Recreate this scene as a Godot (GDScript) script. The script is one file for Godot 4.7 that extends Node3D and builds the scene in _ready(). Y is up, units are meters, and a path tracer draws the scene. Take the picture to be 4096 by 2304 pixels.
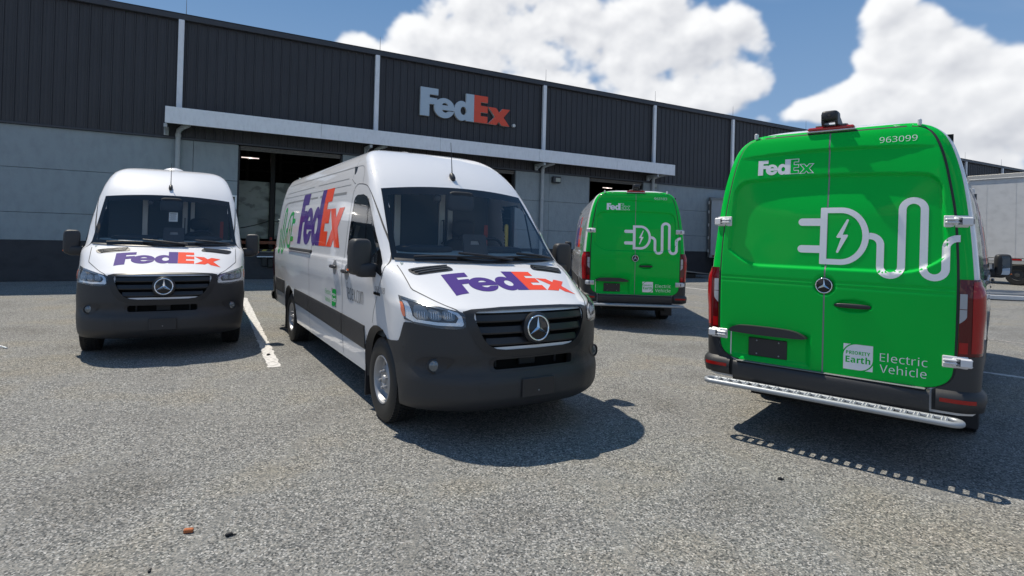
extends Node3D
# A yard with four delivery vans before a dark warehouse. Units are metres; the camera stands over the origin and looks along -Z.

var M := {}                     # materials by name
var used_names := {}
var tW: PackedFloat32Array      # half width of the van over height
var tF: PackedFloat32Array      # front of the van on its centre line over height
var tR: PackedFloat32Array      # rear of the van over height
var tG: PackedFloat32Array      # half width of the rear door pair over height
var bN: PackedFloat32Array      # how far the nose falls back over |x|
var bS: PackedFloat32Array      # how far the windscreen falls back over |x|
const ARCH_Z := 2.163
const ARCH_Y := 0.40
const ARCH_R := 0.455

class MB:
	var st := SurfaceTool.new()
	var count := 0
	func _init() -> void:
		st.begin(Mesh.PRIMITIVE_TRIANGLES)
	func tri(a: Vector3, b: Vector3, c: Vector3, g := 0) -> void:   # counter-clockwise seen from outside
		st.set_smooth_group(g)
		st.add_vertex(a)
		st.add_vertex(c)
		st.add_vertex(b)
		count += 1
	func quad(a: Vector3, b: Vector3, c: Vector3, d: Vector3, g := 0) -> void:
		tri(a, b, c, g)
		tri(a, c, d, g)
	func htri(a: Vector3, b: Vector3, c: Vector3, hint: Vector3, g := 0) -> void:
		if (b - a).cross(c - a).dot(hint) < 0.0:
			tri(a, c, b, g)
		else:
			tri(a, b, c, g)
	func hquad(a: Vector3, b: Vector3, c: Vector3, d: Vector3, hint: Vector3, g := -1) -> void:
		if (c - a).cross(d - b).dot(hint) < 0.0:
			quad(a, d, c, b, g)
		else:
			quad(a, b, c, d, g)
	func done() -> ArrayMesh:
		st.generate_normals()
		st.index()
		return st.commit()

func _ready() -> void:
	view()
	materials()
	tables()
	ground()
	warehouse()
	sign_letters()
	bay_things()
	trailers()
	yard_things()
	vans()

# ---------------------------------------------------------------- camera, sky, sun

func view() -> void:
	var cam := Camera3D.new()
	cam.name = "camera"
	add_child(cam)
	var p := deg_to_rad(0.45891)
	var r := deg_to_rad(1.51097)
	cam.transform = Transform3D(Basis(Vector3.RIGHT, p) * Basis(Vector3.BACK, r), Vector3(0, 1.66332, 0))
	cam.projection = Camera3D.PROJECTION_FRUSTUM
	cam.near = 0.1
	cam.far = 900.0
	cam.size = 0.2 * 1152.0 / 2278.4
	cam.frustum_offset = Vector2(-0.0000723, -0.009418)
	cam.current = true
	var env := Environment.new()
	env.background_mode = Environment.BG_SKY
	env.tonemap_mode = Environment.TONE_MAPPER_LINEAR
	env.tonemap_exposure = 1.12
	env.sdfgi_enabled = true
	env.ssao_enabled = true
	env.ssil_enabled = true
	var sky := Sky.new()
	var pan := PanoramaSkyMaterial.new()
	pan.panorama = sky_picture()
	pan.energy_multiplier = 1.0
	sky.sky_material = pan
	env.sky = sky
	env.background_energy_multiplier = 1.0
	var we := WorldEnvironment.new()
	we.name = "environment"
	we.environment = env
	add_child(we)
	var sun := DirectionalLight3D.new()
	sun.name = "sun"
	sun.light_color = Color(1.0, 0.965, 0.90)
	sun.light_energy = 1.35
	sun.light_angular_distance = 0.5
	sun.shadow_enabled = true
	sun.basis = Basis.looking_at(-Vector3(-0.41, 1.0, -0.32).normalized(), Vector3(0, 0, 1))
	add_child(sun)

func sky_picture() -> ImageTexture:
	var w := 2304
	var h := 1152
	var big := FastNoiseLite.new()
	big.seed = 11
	big.noise_type = FastNoiseLite.TYPE_SIMPLEX_SMOOTH
	big.frequency = 1.0
	big.fractal_octaves = 6
	big.fractal_gain = 0.52
	var low := FastNoiseLite.new()
	low.seed = 4
	low.noise_type = FastNoiseLite.TYPE_SIMPLEX_SMOOTH
	low.frequency = 1.0
	low.fractal_octaves = 2
	var thin := FastNoiseLite.new()
	thin.seed = 23
	thin.noise_type = FastNoiseLite.TYPE_SIMPLEX_SMOOTH
	thin.frequency = 1.0
	thin.fractal_octaves = 5
	# cumulus heaps: azimuth, elevation, half sizes in degrees, weight
	var heaps: Array = [[-8.0, 17.8, 5.0, 3.2, 1.0], [-11.0, 16.2, 4.0, 1.6, 0.8], [0.5, 19.5, 7.5, 5.5, 1.15], [8.5, 18.5, 7.5, 6.0, 1.15], [14.5, 17.0, 6.0, 4.2, 1.05], [20.0, 17.6, 4.2, 3.6, 1.0],
		[22.0, 14.8, 2.6, 2.0, 0.75], [6.0, 25.0, 9.0, 4.0, 1.0], [2.0, 13.5, 9.0, 2.6, 0.9], [33.5, 17.8, 2.6, 2.4, 1.0], [35.5, 15.0, 4.0, 3.0, 1.05], [33.0, 12.6, 4.4, 1.8, 0.9], [38.0, 10.0, 5.0, 2.6, 1.0],
		[41.5, 13.0, 2.8, 2.2, 0.9], [43.0, 9.5, 5.0, 3.6, 0.95], [40.5, 6.6, 6.0, 2.6, 1.0], [28.5, 12.0, 2.4, 0.9, 0.75], [24.6, 11.6, 1.6, 0.6, 0.6], [-16.0, 18.0, 1.7, 1.1, 0.8], [31.0, 9.0, 4.0, 1.2, 0.6]]
	var puff := FastNoiseLite.new()
	puff.seed = 5
	puff.noise_type = FastNoiseLite.TYPE_SIMPLEX_SMOOTH
	puff.frequency = 1.0
	puff.fractal_type = FastNoiseLite.FRACTAL_RIDGED
	puff.fractal_octaves = 4
	puff.fractal_gain = 0.5
	var hp := PackedFloat32Array()
	for q in heaps:
		hp.append_array(PackedFloat32Array([q[0], q[1], 1.0 / q[2], 1.0 / q[3], q[4]]))
	var data := PackedFloat32Array()
	data.resize(w * h * 3)
	var bottom := Vector3(0.22, 0.22, 0.21)
	var step := 360.0 / w
	for j in h:
		var el := 90.0 - (j + 0.5) * 180.0 / h
		for i in w:
			var c := bottom
			if el > -1.0:
				var az := (i + 0.5) * step
				if az > 180.0:
					az -= 360.0
				var ca := cos(deg_to_rad(el))
				var d := Vector3(sin(deg_to_rad(az)) * ca, sin(deg_to_rad(el)), -cos(deg_to_rad(az)) * ca)
				var k := clampf(el / 30.0, 0.0, 1.0)
				var t := pow(k, 0.75)
				c = Vector3(0.33, 0.48, 0.68).lerp(Vector3(0.078, 0.195, 0.41), t)
				# high thin cloud
				var q := d / (d.y + 0.10)
				var ci := thin.get_noise_2d(q.x * 0.55 + q.z * 0.25, q.z * 1.6) * 0.5 + 0.5
				ci = smoothstep(0.56, 0.90, ci) * (0.16 + 0.3 * exp(-pow((az + 20.0) / 9.0, 2.0) - pow((el - 19.0) / 4.0, 2.0)) * 2.0)
				c = c.lerp(Vector3(0.80, 0.83, 0.88), clampf(ci, 0.0, 0.7))
				# heaped cloud
				var e0 := heap(az, el, d, hp, big, puff, low)
				if e0 > 0.0:
					var a := smoothstep(-0.04, 0.24, e0)
					var e1 := heap(az - 0.7, el + 1.0, Vector3(sin(deg_to_rad(az - 0.7)) * cos(deg_to_rad(el + 1.0)), sin(deg_to_rad(el + 1.0)), -cos(deg_to_rad(az - 0.7)) * cos(deg_to_rad(el + 1.0))), hp, big, puff, low)
					var lit := clampf(0.66 + (e0 - maxf(e1, -0.3)) * 1.0 - maxf(0.0, e1 - 0.15) * 0.30, 0.0, 1.0)
					var cl := Vector3(0.50, 0.515, 0.56).lerp(Vector3(0.93, 0.93, 0.93), lit)
					cl = cl.lerp(Vector3(0.70, 0.74, 0.80), 0.25 * (1.0 - k))
					c = c.lerp(cl, a * 0.97)
			var o := (j * w + i) * 3
			data[o] = c.x
			data[o + 1] = c.y
			data[o + 2] = c.z
	var im := Image.create_from_data(w, h, false, Image.FORMAT_RGBF, data.to_byte_array())
	return ImageTexture.create_from_image(im)

func heap(az: float, el: float, d: Vector3, heaps: PackedFloat32Array, big: FastNoiseLite, puff: FastNoiseLite, low: FastNoiseLite) -> float:
	var b := 0.0
	if az > -50.0 and az < 62.0:
		var left := 1.0
		for k in range(0, heaps.size(), 5):
			var x := (az - heaps[k]) * heaps[k + 2]
			if absf(x) > 1.7:
				continue
			var y := (el - heaps[k + 1]) * heaps[k + 3]
			var s := x * x + y * y
			if s < 2.8:
				var q := 1.0 - s / 2.8
				left *= 1.0 - minf(0.985, heaps[k + 4] * q * q * (3.0 - 2.0 * q))
		b = 1.0 - left
	else:
		b = 0.9 * smoothstep(0.05, 0.5, low.get_noise_3d(d.x * 2.2, d.y * 3.4, d.z * 2.2)) * smoothstep(70.0, 40.0, el)
	if b < 0.04:
		return -1.0
	return b * 0.92 - 0.40 + 0.95 * big.get_noise_3d(d.x * 4.2, d.y * 5.6, d.z * 4.2) - 0.23 * puff.get_noise_3d(d.x * 8.0, d.y * 10.0, d.z * 8.0)

# ---------------------------------------------------------------- materials

func lin(r: float, g: float, b: float) -> Color:
	return Color(r, g, b).linear_to_srgb()

func mat(called: String, c: Color, rough: float, metal := 0.0, spec := 0.5) -> StandardMaterial3D:
	var m := StandardMaterial3D.new()
	m.resource_name = called
	m.albedo_color = c
	m.roughness = rough
	m.metallic = metal
	m.metallic_specular = spec
	M[called] = m
	return m

func noise_tex(seed_: int, freq: float, octaves: int, size: int, stops: Array, cell := false, normal := false, strength := 4.0) -> NoiseTexture2D:
	var n := FastNoiseLite.new()
	n.seed = seed_
	n.frequency = freq
	n.noise_type = FastNoiseLite.TYPE_CELLULAR if cell else FastNoiseLite.TYPE_SIMPLEX_SMOOTH
	if cell:
		n.cellular_return_type = FastNoiseLite.RETURN_CELL_VALUE if not normal else FastNoiseLite.RETURN_DISTANCE
		n.cellular_jitter = 1.0
		n.fractal_type = FastNoiseLite.FRACTAL_NONE
	else:
		n.fractal_octaves = octaves
	var t := NoiseTexture2D.new()
	t.width = size
	t.height = size
	t.seamless = true
	t.seamless_blend_skirt = 0.15
	t.generate_mipmaps = false
	t.noise = n
	if normal:
		t.as_normal_map = true
		t.bump_strength = strength
	if stops.size():
		var g := Gradient.new()
		var offs := PackedFloat32Array()
		var cols := PackedColorArray()
		for s in stops:
			offs.append(s[0])
			cols.append(s[1])
		g.offsets = offs
		g.colors = cols
		t.color_ramp = g
	return t

func grey(v: float) -> Color:
	return Color(v, v, v).linear_to_srgb()

func world_tri(m: StandardMaterial3D, metres: float) -> void:
	m.uv1_triplanar = true
	m.uv1_world_triplanar = true
	m.uv1_scale = Vector3.ONE / metres

func world_detail(m: StandardMaterial3D, t: Texture2D, metres: Vector3) -> void:
	m.detail_enabled = true
	m.detail_blend_mode = BaseMaterial3D.BLEND_MODE_MUL
	m.detail_uv_layer = BaseMaterial3D.DETAIL_UV_2
	m.detail_albedo = t
	m.uv2_triplanar = true
	m.uv2_world_triplanar = true
	m.uv2_scale = Vector3.ONE / metres

func materials() -> void:
	# asphalt: grains of stone, each with its own tone, over patchy wear
	var a := mat("asphalt", Color.WHITE, 0.92, 0.0, 0.35)
	a.albedo_texture = noise_tex(3, 0.115, 1, 1024, [[0.0, lin(0.07, 0.072, 0.072)], [0.22, lin(0.145, 0.15, 0.15)], [0.5, lin(0.22, 0.22, 0.21)], [0.72, lin(0.29, 0.275, 0.25)], [0.9, lin(0.37, 0.37, 0.36)], [1.0, lin(0.56, 0.54, 0.51)]], true)
	a.heightmap_enabled = true
	a.heightmap_texture = noise_tex(8, 0.10, 3, 1024, [])
	a.heightmap_scale = 0.55
	world_tri(a, 1.15)
	world_detail(a, noise_tex(31, 0.006, 5, 1024, [[0.0, lin(0.72, 0.71, 0.69)], [0.35, lin(0.90, 0.90, 0.90)], [0.55, lin(0.97, 0.97, 0.96)], [0.72, lin(0.98, 0.955, 0.90)], [1.0, lin(1.0, 0.94, 0.84)]]), Vector3(11, 11, 11))
	var pl := mat("line_paint", Color.WHITE, 0.75)
	pl.albedo_texture = noise_tex(17, 0.03, 5, 512, [[0.0, lin(0.30, 0.29, 0.28)], [0.3, lin(0.50, 0.49, 0.47)], [0.5, lin(0.66, 0.64, 0.62)], [1.0, lin(0.72, 0.70, 0.67)]])
	pl.heightmap_enabled = true
	pl.heightmap_texture = a.heightmap_texture
	pl.heightmap_scale = 0.35
	world_tri(pl, 1.15)
	var fl := mat("line_paint_faded", Color(0.78, 0.76, 0.74), 0.8)
	fl.albedo_texture = noise_tex(18, 0.02, 5, 512, [[0.0, lin(0.25, 0.25, 0.24)], [0.45, lin(0.34, 0.34, 0.33)], [0.6, lin(0.60, 0.58, 0.56)], [1.0, lin(0.70, 0.68, 0.66)]])
	world_tri(fl, 1.15)
	# walls
	var streak := noise_tex(41, 0.012, 5, 1024, [[0.0, grey(0.80)], [0.4, grey(0.93)], [0.6, grey(0.98)], [1.0, grey(1.0)]])
	var cw := mat("concrete_paint", lin(0.30, 0.345, 0.365), 0.82)
	world_detail(cw, streak, Vector3(3.2, 7.5, 3.2))
	bumpy(cw, 0.02, 0.5, 1.2)
	var cd := mat("base_paint", lin(0.042, 0.043, 0.050), 0.7)
	world_detail(cd, noise_tex(42, 0.012, 5, 512, [[0.0, grey(0.62)], [0.5, grey(0.9)], [1.0, grey(1.0)]]), Vector3(3.0, 2.2, 3.0))
	bumpy(cd, 0.02, 0.5, 1.2)
	var ms := mat("metal_siding", lin(0.036, 0.036, 0.042), 0.48, 0.0, 0.5)
	world_detail(ms, noise_tex(43, 0.01, 4, 512, [[0.0, grey(0.74)], [0.5, grey(0.92)], [1.0, grey(1.0)]]), Vector3(2.6, 9.0, 2.6))
	mat("metal_trim", lin(0.040, 0.043, 0.052), 0.45)
	var fa := mat("fascia_metal", lin(0.86, 0.87, 0.89), 0.45, 0.0, 0.6)
	world_detail(fa, noise_tex(44, 0.013, 5, 1024, [[0.0, grey(0.80)], [0.4, grey(0.94)], [1.0, grey(1.0)]]), Vector3(1.6, 6.0, 1.6))
	var po := mat("post_metal", lin(0.84, 0.855, 0.88), 0.42, 0.0, 0.6)
	world_detail(po, fa.detail_albedo, Vector3(1.6, 5.0, 1.6))
	var dp := mat("pipe_paint", lin(0.44, 0.47, 0.48), 0.55)
	world_detail(dp, streak, Vector3(1.2, 3.0, 1.2))
	var rs := mat("rust_steel", lin(0.20, 0.19, 0.175), 0.7, 0.2)
	world_detail(rs, noise_tex(45, 0.03, 5, 512, [[0.0, lin(0.35, 0.26, 0.18)], [0.45, grey(0.8)], [1.0, grey(1.0)]]), Vector3(0.9, 0.9, 0.9))
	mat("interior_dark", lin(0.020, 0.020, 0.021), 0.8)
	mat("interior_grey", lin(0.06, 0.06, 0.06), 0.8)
	var ds := mat("dirty_sheet", lin(0.50, 0.53, 0.49), 0.5)
	world_detail(ds, noise_tex(46, 0.008, 6, 512, [[0.0, lin(0.05, 0.05, 0.05)], [0.30, lin(0.25, 0.25, 0.23)], [0.42, lin(0.75, 0.78, 0.72)], [1.0, grey(1.0)]]), Vector3(3.4, 3.0, 3.4))
	mat("hazard_yellow", lin(0.42, 0.34, 0.06), 0.6)
	mat("hazard_black", lin(0.015, 0.015, 0.015), 0.6)
	mat("orange_bar", lin(0.30, 0.10, 0.05), 0.6)
	mat("red_mark", lin(0.40, 0.03, 0.03), 0.5)
	var tube := mat("lamp_glow", lin(0.9, 0.85, 0.82), 0.5)
	tube.emission_enabled = true
	tube.emission = Color(1.0, 0.93, 0.9)
	tube.emission_energy_multiplier = 1.1
	mat("sign_face", lin(0.43, 0.52, 0.60), 0.35)
	mat("sign_orange", lin(0.74, 0.075, 0.028), 0.35)
	mat("sign_return", lin(0.60, 0.60, 0.58), 0.5)
	# vans
	var wp := mat("white_paint", lin(0.73, 0.73, 0.745), 0.5, 0.0, 0.3)
	wp.clearcoat_enabled = true
	wp.clearcoat = 1.0
	wp.clearcoat_roughness = 0.04
	var gv := mat("green_film", lin(0.0, 0.50, 0.055), 0.55, 0.0, 0.12)
	gv.clearcoat_enabled = true
	gv.clearcoat = 0.28
	gv.clearcoat_roughness = 0.06
	for d in [["film_purple", lin(0.075, 0.034, 0.21)], ["film_orange", lin(0.83, 0.070, 0.018)], ["film_white", lin(0.86, 0.86, 0.88)], ["film_grey", lin(0.17, 0.175, 0.18)], ["film_green", lin(0.005, 0.36, 0.065)]]:
		var f := mat(d[0], d[1], 0.6, 0.0, 0.2)
		f.clearcoat_enabled = true
		f.clearcoat = 0.55
		f.clearcoat_roughness = 0.03
	var bp := mat("black_plastic", lin(0.031, 0.031, 0.033), 0.52, 0.0, 0.5)
	bumpy(bp, 0.25, 0.06, 0.05)
	mat("black_plastic_fine", lin(0.020, 0.020, 0.023), 0.42)
	mat("grille_plastic", lin(0.017, 0.017, 0.019), 0.38)
	mat("black_gloss", lin(0.006, 0.006, 0.007), 0.06)
	mat("frit", lin(0.008, 0.009, 0.011), 0.05)
	mat("vent_grey", lin(0.09, 0.09, 0.092), 0.3)
	mat("void", lin(0.006, 0.006, 0.006), 0.9)
	mat("gap", lin(0.035, 0.036, 0.038), 0.7)
	mat("gap_grey", lin(0.22, 0.225, 0.23), 0.5)
	mat("chrome", lin(0.82, 0.83, 0.85), 0.08, 1.0)
	mat("lamp_silver", lin(0.62, 0.64, 0.68), 0.22, 0.8)
	mat("lamp_dark", lin(0.03, 0.032, 0.037), 0.25, 0.3)
	mat("lamp_lens_grey", lin(0.17, 0.19, 0.21), 0.12, 0.6)
	mat("amber", lin(0.80, 0.16, 0.02), 0.2)
	mat("tail_dark", lin(0.10, 0.004, 0.006), 0.07)
	mat("tail_red", lin(0.36, 0.006, 0.008), 0.08)
	mat("tail_clear", lin(0.40, 0.41, 0.43), 0.14)
	mat("reflector_red", lin(0.36, 0.012, 0.010), 0.15)
	mat("tyre", lin(0.016, 0.016, 0.0165), 0.55)
	mat("rim_silver", lin(0.36, 0.365, 0.38), 0.4, 0.45)
	mat("galvanised", lin(0.36, 0.385, 0.41), 0.45, 0.4)
	mat("aluminium", lin(0.50, 0.51, 0.50), 0.4, 0.5)
	mat("dash", lin(0.30, 0.36, 0.355), 0.75)
	mat("cab_dark", lin(0.022, 0.025, 0.03), 0.75)
	mat("cab_wall", lin(0.055, 0.068, 0.078), 0.7)
	mat("headliner", lin(0.22, 0.22, 0.22), 0.9)
	mat("belt_red", lin(0.30, 0.035, 0.02), 0.7)
	mat("mirror_glass", lin(0.5, 0.55, 0.6), 0.03, 1.0)
	mat("hinge_white", lin(0.70, 0.70, 0.72), 0.35)
	var gl := mat("glass", Color(0.02, 0.05, 0.06, 0.12), 0.02)
	gl.transparency = BaseMaterial3D.TRANSPARENCY_ALPHA
	var gc := mat("clear_cover", Color(0.8, 0.85, 0.9, 0.04), 0.02)
	gc.transparency = BaseMaterial3D.TRANSPARENCY_ALPHA
	mat("paper", lin(0.72, 0.74, 0.72), 0.8)
	mat("ink", lin(0.10, 0.11, 0.12), 0.8)
	var tw := mat("trailer_white", lin(0.66, 0.66, 0.66), 0.5)
	world_detail(tw, noise_tex(47, 0.012, 5, 512, [[0.0, grey(0.78)], [0.5, grey(0.94)], [1.0, grey(1.0)]]), Vector3(3.0, 3.0, 3.0))
	mat("trailer_purple", lin(0.045, 0.022, 0.12), 0.4)
	mat("trailer_rail", lin(0.50, 0.49, 0.46), 0.5, 0.3)
	mat("brick_clay", lin(0.42, 0.135, 0.05), 0.9)
	mat("debris_black", lin(0.012, 0.012, 0.014), 0.7)
	var br := mat("bollard_yellow", lin(0.62, 0.44, 0.03), 0.5)
	br.clearcoat_enabled = true
	mat("steel_plate", lin(0.24, 0.25, 0.26), 0.4, 0.7)

func bumpy(m: StandardMaterial3D, freq: float, height_cm: float, metres: float) -> void:
	m.heightmap_enabled = true
	m.heightmap_texture = shared_bump(freq)
	m.heightmap_scale = height_cm
	m.uv1_triplanar = true
	m.uv1_scale = Vector3.ONE / metres

var bumps := {}
func shared_bump(freq: float) -> NoiseTexture2D:
	if not bumps.has(freq):
		bumps[freq] = noise_tex(77, freq, 4, 512, [])
	return bumps[freq]

# ---------------------------------------------------------------- naming and placing

func numbered(called: String, parent: Node) -> String:
	var key := str(parent.get_instance_id()) + "/" + called
	var n: int = used_names.get(key, 0)
	used_names[key] = n + 1
	return called if n == 0 else "%s_%03d" % [called, n]

func part(parent: Node, called: String, mesh: Mesh, m: Variant, label := "") -> MeshInstance3D:
	var o := MeshInstance3D.new()
	o.name = numbered(called, parent)
	o.mesh = mesh
	o.material_override = M[m] if m is String else m
	if label != "":
		o.set_meta("label", label)
	parent.add_child(o, true)
	return o

func thing(called: String, label: String, category: String, group := "") -> Node3D:
	var o := Node3D.new()
	o.name = numbered(called, self)
	tag(o, label, category, group)
	add_child(o, true)
	return o

func tag(o: Node, label: String, category: String, group := "") -> void:
	o.set_meta("label", label)
	o.set_meta("category", category)
	if group != "":
		o.set_meta("group", group)

func structure(called: String, mesh: Mesh, m: String) -> MeshInstance3D:
	var o := part(self, called, mesh, m)
	o.set_meta("kind", "structure")
	return o

# ---------------------------------------------------------------- shapes

func box(mb: MB, c: Vector3, s: Vector3, bev := 0.0, xf := Transform3D()) -> void:
	var h := s * 0.5
	if bev <= 0.0:
		for ax in 3:
			for sg in [-1.0, 1.0]:
				var n := Vector3.ZERO
				n[ax] = sg
				var u := Vector3.ZERO
				u[(ax + 1) % 3] = h[(ax + 1) % 3]
				var v := Vector3.ZERO
				v[(ax + 2) % 3] = h[(ax + 2) % 3]
				var o := c + n * h[ax]
				mb.hquad(xf * (o - u - v), xf * (o + u - v), xf * (o + u + v), xf * (o - u + v), xf.basis * n)
		return
	bev = minf(bev, minf(h.x, minf(h.y, h.z)) * 0.95)
	var k := h - Vector3.ONE * bev
	for ax in 3:
		var b := (ax + 1) % 3
		var d := (ax + 2) % 3
		for sg in [-1.0, 1.0]:
			var n := Vector3.ZERO
			n[ax] = sg
			var q: Array[Vector3] = []
			for e in [[-1, -1], [1, -1], [1, 1], [-1, 1]]:
				var p := Vector3.ZERO
				p[ax] = sg * h[ax]
				p[b] = e[0] * k[b]
				p[d] = e[1] * k[d]
				q.append(xf * (c + p))
			mb.hquad(q[0], q[1], q[2], q[3], xf.basis * n)
		for s1 in [-1.0, 1.0]:
			for s2 in [-1.0, 1.0]:
				var p1 := Vector3.ZERO
				p1[b] = s1 * h[b]
				p1[d] = s2 * k[d]
				var p2 := Vector3.ZERO
				p2[b] = s1 * k[b]
				p2[d] = s2 * h[d]
				var u := Vector3.ZERO
				u[ax] = k[ax]
				var n := Vector3.ZERO
				n[b] = s1
				n[d] = s2
				mb.hquad(xf * (c + p1 - u), xf * (c + p1 + u), xf * (c + p2 + u), xf * (c + p2 - u), xf.basis * n)
	for sx in [-1.0, 1.0]:
		for sy in [-1.0, 1.0]:
			for sz in [-1.0, 1.0]:
				var sg := Vector3(sx, sy, sz)
				mb.htri(xf * (c + sg * Vector3(h.x, k.y, k.z)), xf * (c + sg * Vector3(k.x, h.y, k.z)), xf * (c + sg * Vector3(k.x, k.y, h.z)), xf.basis * sg, -1)

func box_mesh(c: Vector3, s: Vector3, bev := 0.0, xf := Transform3D()) -> ArrayMesh:
	var mb := MB.new()
	box(mb, c, s, bev, xf)
	return mb.done()

func patch(mb: MB, nu: int, nv: int, f: Callable, hint: Vector3, g := 0) -> void:
	var pts: Array[Vector3] = []
	for j in nv + 1:
		for i in nu + 1:
			pts.append(f.call(float(i) / nu, float(j) / nv))
	var w := nu + 1
	var flip := false
	if hint != Vector3.ZERO:
		var n := Vector3.ZERO
		for j in nv:
			for i in nu:
				var o := j * w + i
				n += (pts[o + w + 1] - pts[o]).cross(pts[o + w] - pts[o + 1])
		flip = n.dot(hint) < 0.0
	for j in nv:
		for i in nu:
			var o := j * w + i
			if flip:
				mb.quad(pts[o], pts[o + w], pts[o + w + 1], pts[o + 1], g)
			else:
				mb.quad(pts[o], pts[o + 1], pts[o + w + 1], pts[o + w], g)

func tube(mb: MB, pts: Array, r: float, n := 8, closed := false, caps := true, r_end := -1.0) -> void:
	var m := pts.size()
	var rings: Array = []
	var up := Vector3.UP
	var t0: Vector3 = (pts[1] - pts[0]).normalized()
	if absf(t0.dot(up)) > 0.9:
		up = Vector3.RIGHT
	var prev := t0
	var a: Vector3 = (up - t0 * up.dot(t0)).normalized()
	for i in m:
		var t: Vector3
		if closed:
			t = (pts[(i + 1) % m] - pts[(i + m - 1) % m]).normalized()
		else:
			t = (pts[mini(i + 1, m - 1)] - pts[maxi(i - 1, 0)]).normalized()
		a = (a - t * a.dot(t)).normalized()
		prev = t
		var b := t.cross(a)
		var rr := r if r_end < 0.0 else lerpf(r, r_end, float(i) / (m - 1))
		var ring: Array[Vector3] = []
		for k in n:
			var ang := TAU * k / n
			ring.append(pts[i] + (a * cos(ang) + b * sin(ang)) * rr)
		rings.append(ring)
	for i in (m if closed else m - 1):
		var r0: Array = rings[i]
		var r1: Array = rings[(i + 1) % m]
		for k in n:
			mb.quad(r0[k], r0[(k + 1) % n], r1[(k + 1) % n], r1[k], 0)
	if caps and not closed:
		for k in range(1, n - 1):
			mb.tri(rings[0][0], rings[0][k + 1], rings[0][k], -1)
			mb.tri(rings[m - 1][0], rings[m - 1][k], rings[m - 1][k + 1], -1)

func lathe(mb: MB, prof: Array, xf: Transform3D, n := 32, sharp := false) -> void:   # profile points are (radius, along local Y); listed so that the outside is to the right going up
	for i in prof.size() - 1:
		var p: Vector2 = prof[i]
		var q: Vector2 = prof[i + 1]
		for k in n:
			var a0 := TAU * k / n
			var a1 := TAU * (k + 1) / n
			var d0 := Vector3(cos(a0), 0, sin(a0))
			var d1 := Vector3(cos(a1), 0, sin(a1))
			var g := i % 31 + 1 if sharp else 0
			var A := xf * (d0 * p.x + Vector3.UP * p.y)
			var B := xf * (d1 * p.x + Vector3.UP * p.y)
			var C := xf * (d1 * q.x + Vector3.UP * q.y)
			var D := xf * (d0 * q.x + Vector3.UP * q.y)
			if p.x < 1e-5:
				mb.tri(A, D, C, g)
			elif q.x < 1e-5:
				mb.tri(A, D, B, g)
			else:
				mb.quad(A, D, C, B, g)

func blob(mb: MB, c: Vector3, h: Vector3, e := 0.35, xf := Transform3D(), nu := 20, nv := 12) -> void:   # a box with rounded edges (superellipsoid)
	var pw := func(x: float) -> float: return signf(x) * pow(absf(x), e)
	var f := func(u: float, v: float) -> Vector3:
		var a := u * TAU
		var b := (v - 0.5) * PI
		return xf * (c + Vector3(h.x * pw.call(cos(b)) * pw.call(cos(a)), h.y * pw.call(sin(b)), h.z * pw.call(cos(b)) * pw.call(sin(a))))
	var pts: Array[Vector3] = []
	for j in nv + 1:
		for i in nu + 1:
			pts.append(f.call(float(i % nu) / nu, float(j) / nv))
	var w := nu + 1
	for j in nv:
		for i in nu:
			var o := j * w + i
			if j > 0:
				mb.tri(pts[o], pts[o + w + 1], pts[o + 1], 0)
			if j < nv - 1:
				mb.tri(pts[o], pts[o + w], pts[o + w + 1], 0)

func rect(x0: float, y0: float, x1: float, y1: float) -> PackedVector2Array:
	return PackedVector2Array([Vector2(x0, y0), Vector2(x1, y0), Vector2(x1, y1), Vector2(x0, y1)])

func ellipse(cx: float, cy: float, rx: float, ry: float, n := 40, a0 := 0.0, a1 := TAU) -> PackedVector2Array:
	var o := PackedVector2Array()
	var m := n if is_equal_approx(a1 - a0, TAU) else n + 1
	for i in m:
		var a := lerpf(a0, a1, float(i) / n)
		o.append(Vector2(cx + rx * cos(a), cy + ry * sin(a)))
	return o

func round_rect(x0: float, y0: float, x1: float, y1: float, r: float, n := 6) -> PackedVector2Array:
	var o := PackedVector2Array()
	for k in 4:
		var cx := (x1 - r) if k == 0 or k == 3 else (x0 + r)
		var cy := (y1 - r) if k < 2 else (y0 + r)
		for i in n + 1:
			var a := PI * 0.5 * (k + float(i) / n)
			o.append(Vector2(cx + r * cos(a), cy + r * sin(a)))
	return o

func solid(outers: Array, holes: Array, cuts: Array) -> Array:   # polygons with holes cut along upright lines into plain polygons
	var bands: Array = [-100.0]
	bands.append_array(cuts)
	bands.append(100.0)
	var out: Array = []
	for o in outers:
		for b in bands.size() - 1:
			var left: Array = Geometry2D.intersect_polygons(o, rect(bands[b], -100, bands[b + 1], 100)) if cuts.size() else [o]
			for h in holes:
				var next: Array = []
				for q in left:
					for r in Geometry2D.clip_polygons(q, h):
						if not Geometry2D.is_polygon_clockwise(r):
							next.append(r)
				left = next
			out.append_array(left)
	return out

func merged(list: Array) -> Array:   # [outer polygons, holes]
	var acc: PackedVector2Array = list[0]
	var holes: Array = []
	for i in range(1, list.size()):
		var best := PackedVector2Array()
		for r in Geometry2D.merge_polygons(acc, list[i]):
			if Geometry2D.is_polygon_clockwise(r):
				r.reverse()
				holes.append(r)
			elif r.size() > best.size():
				best = r
		acc = best
	return [[acc], holes]

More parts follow.
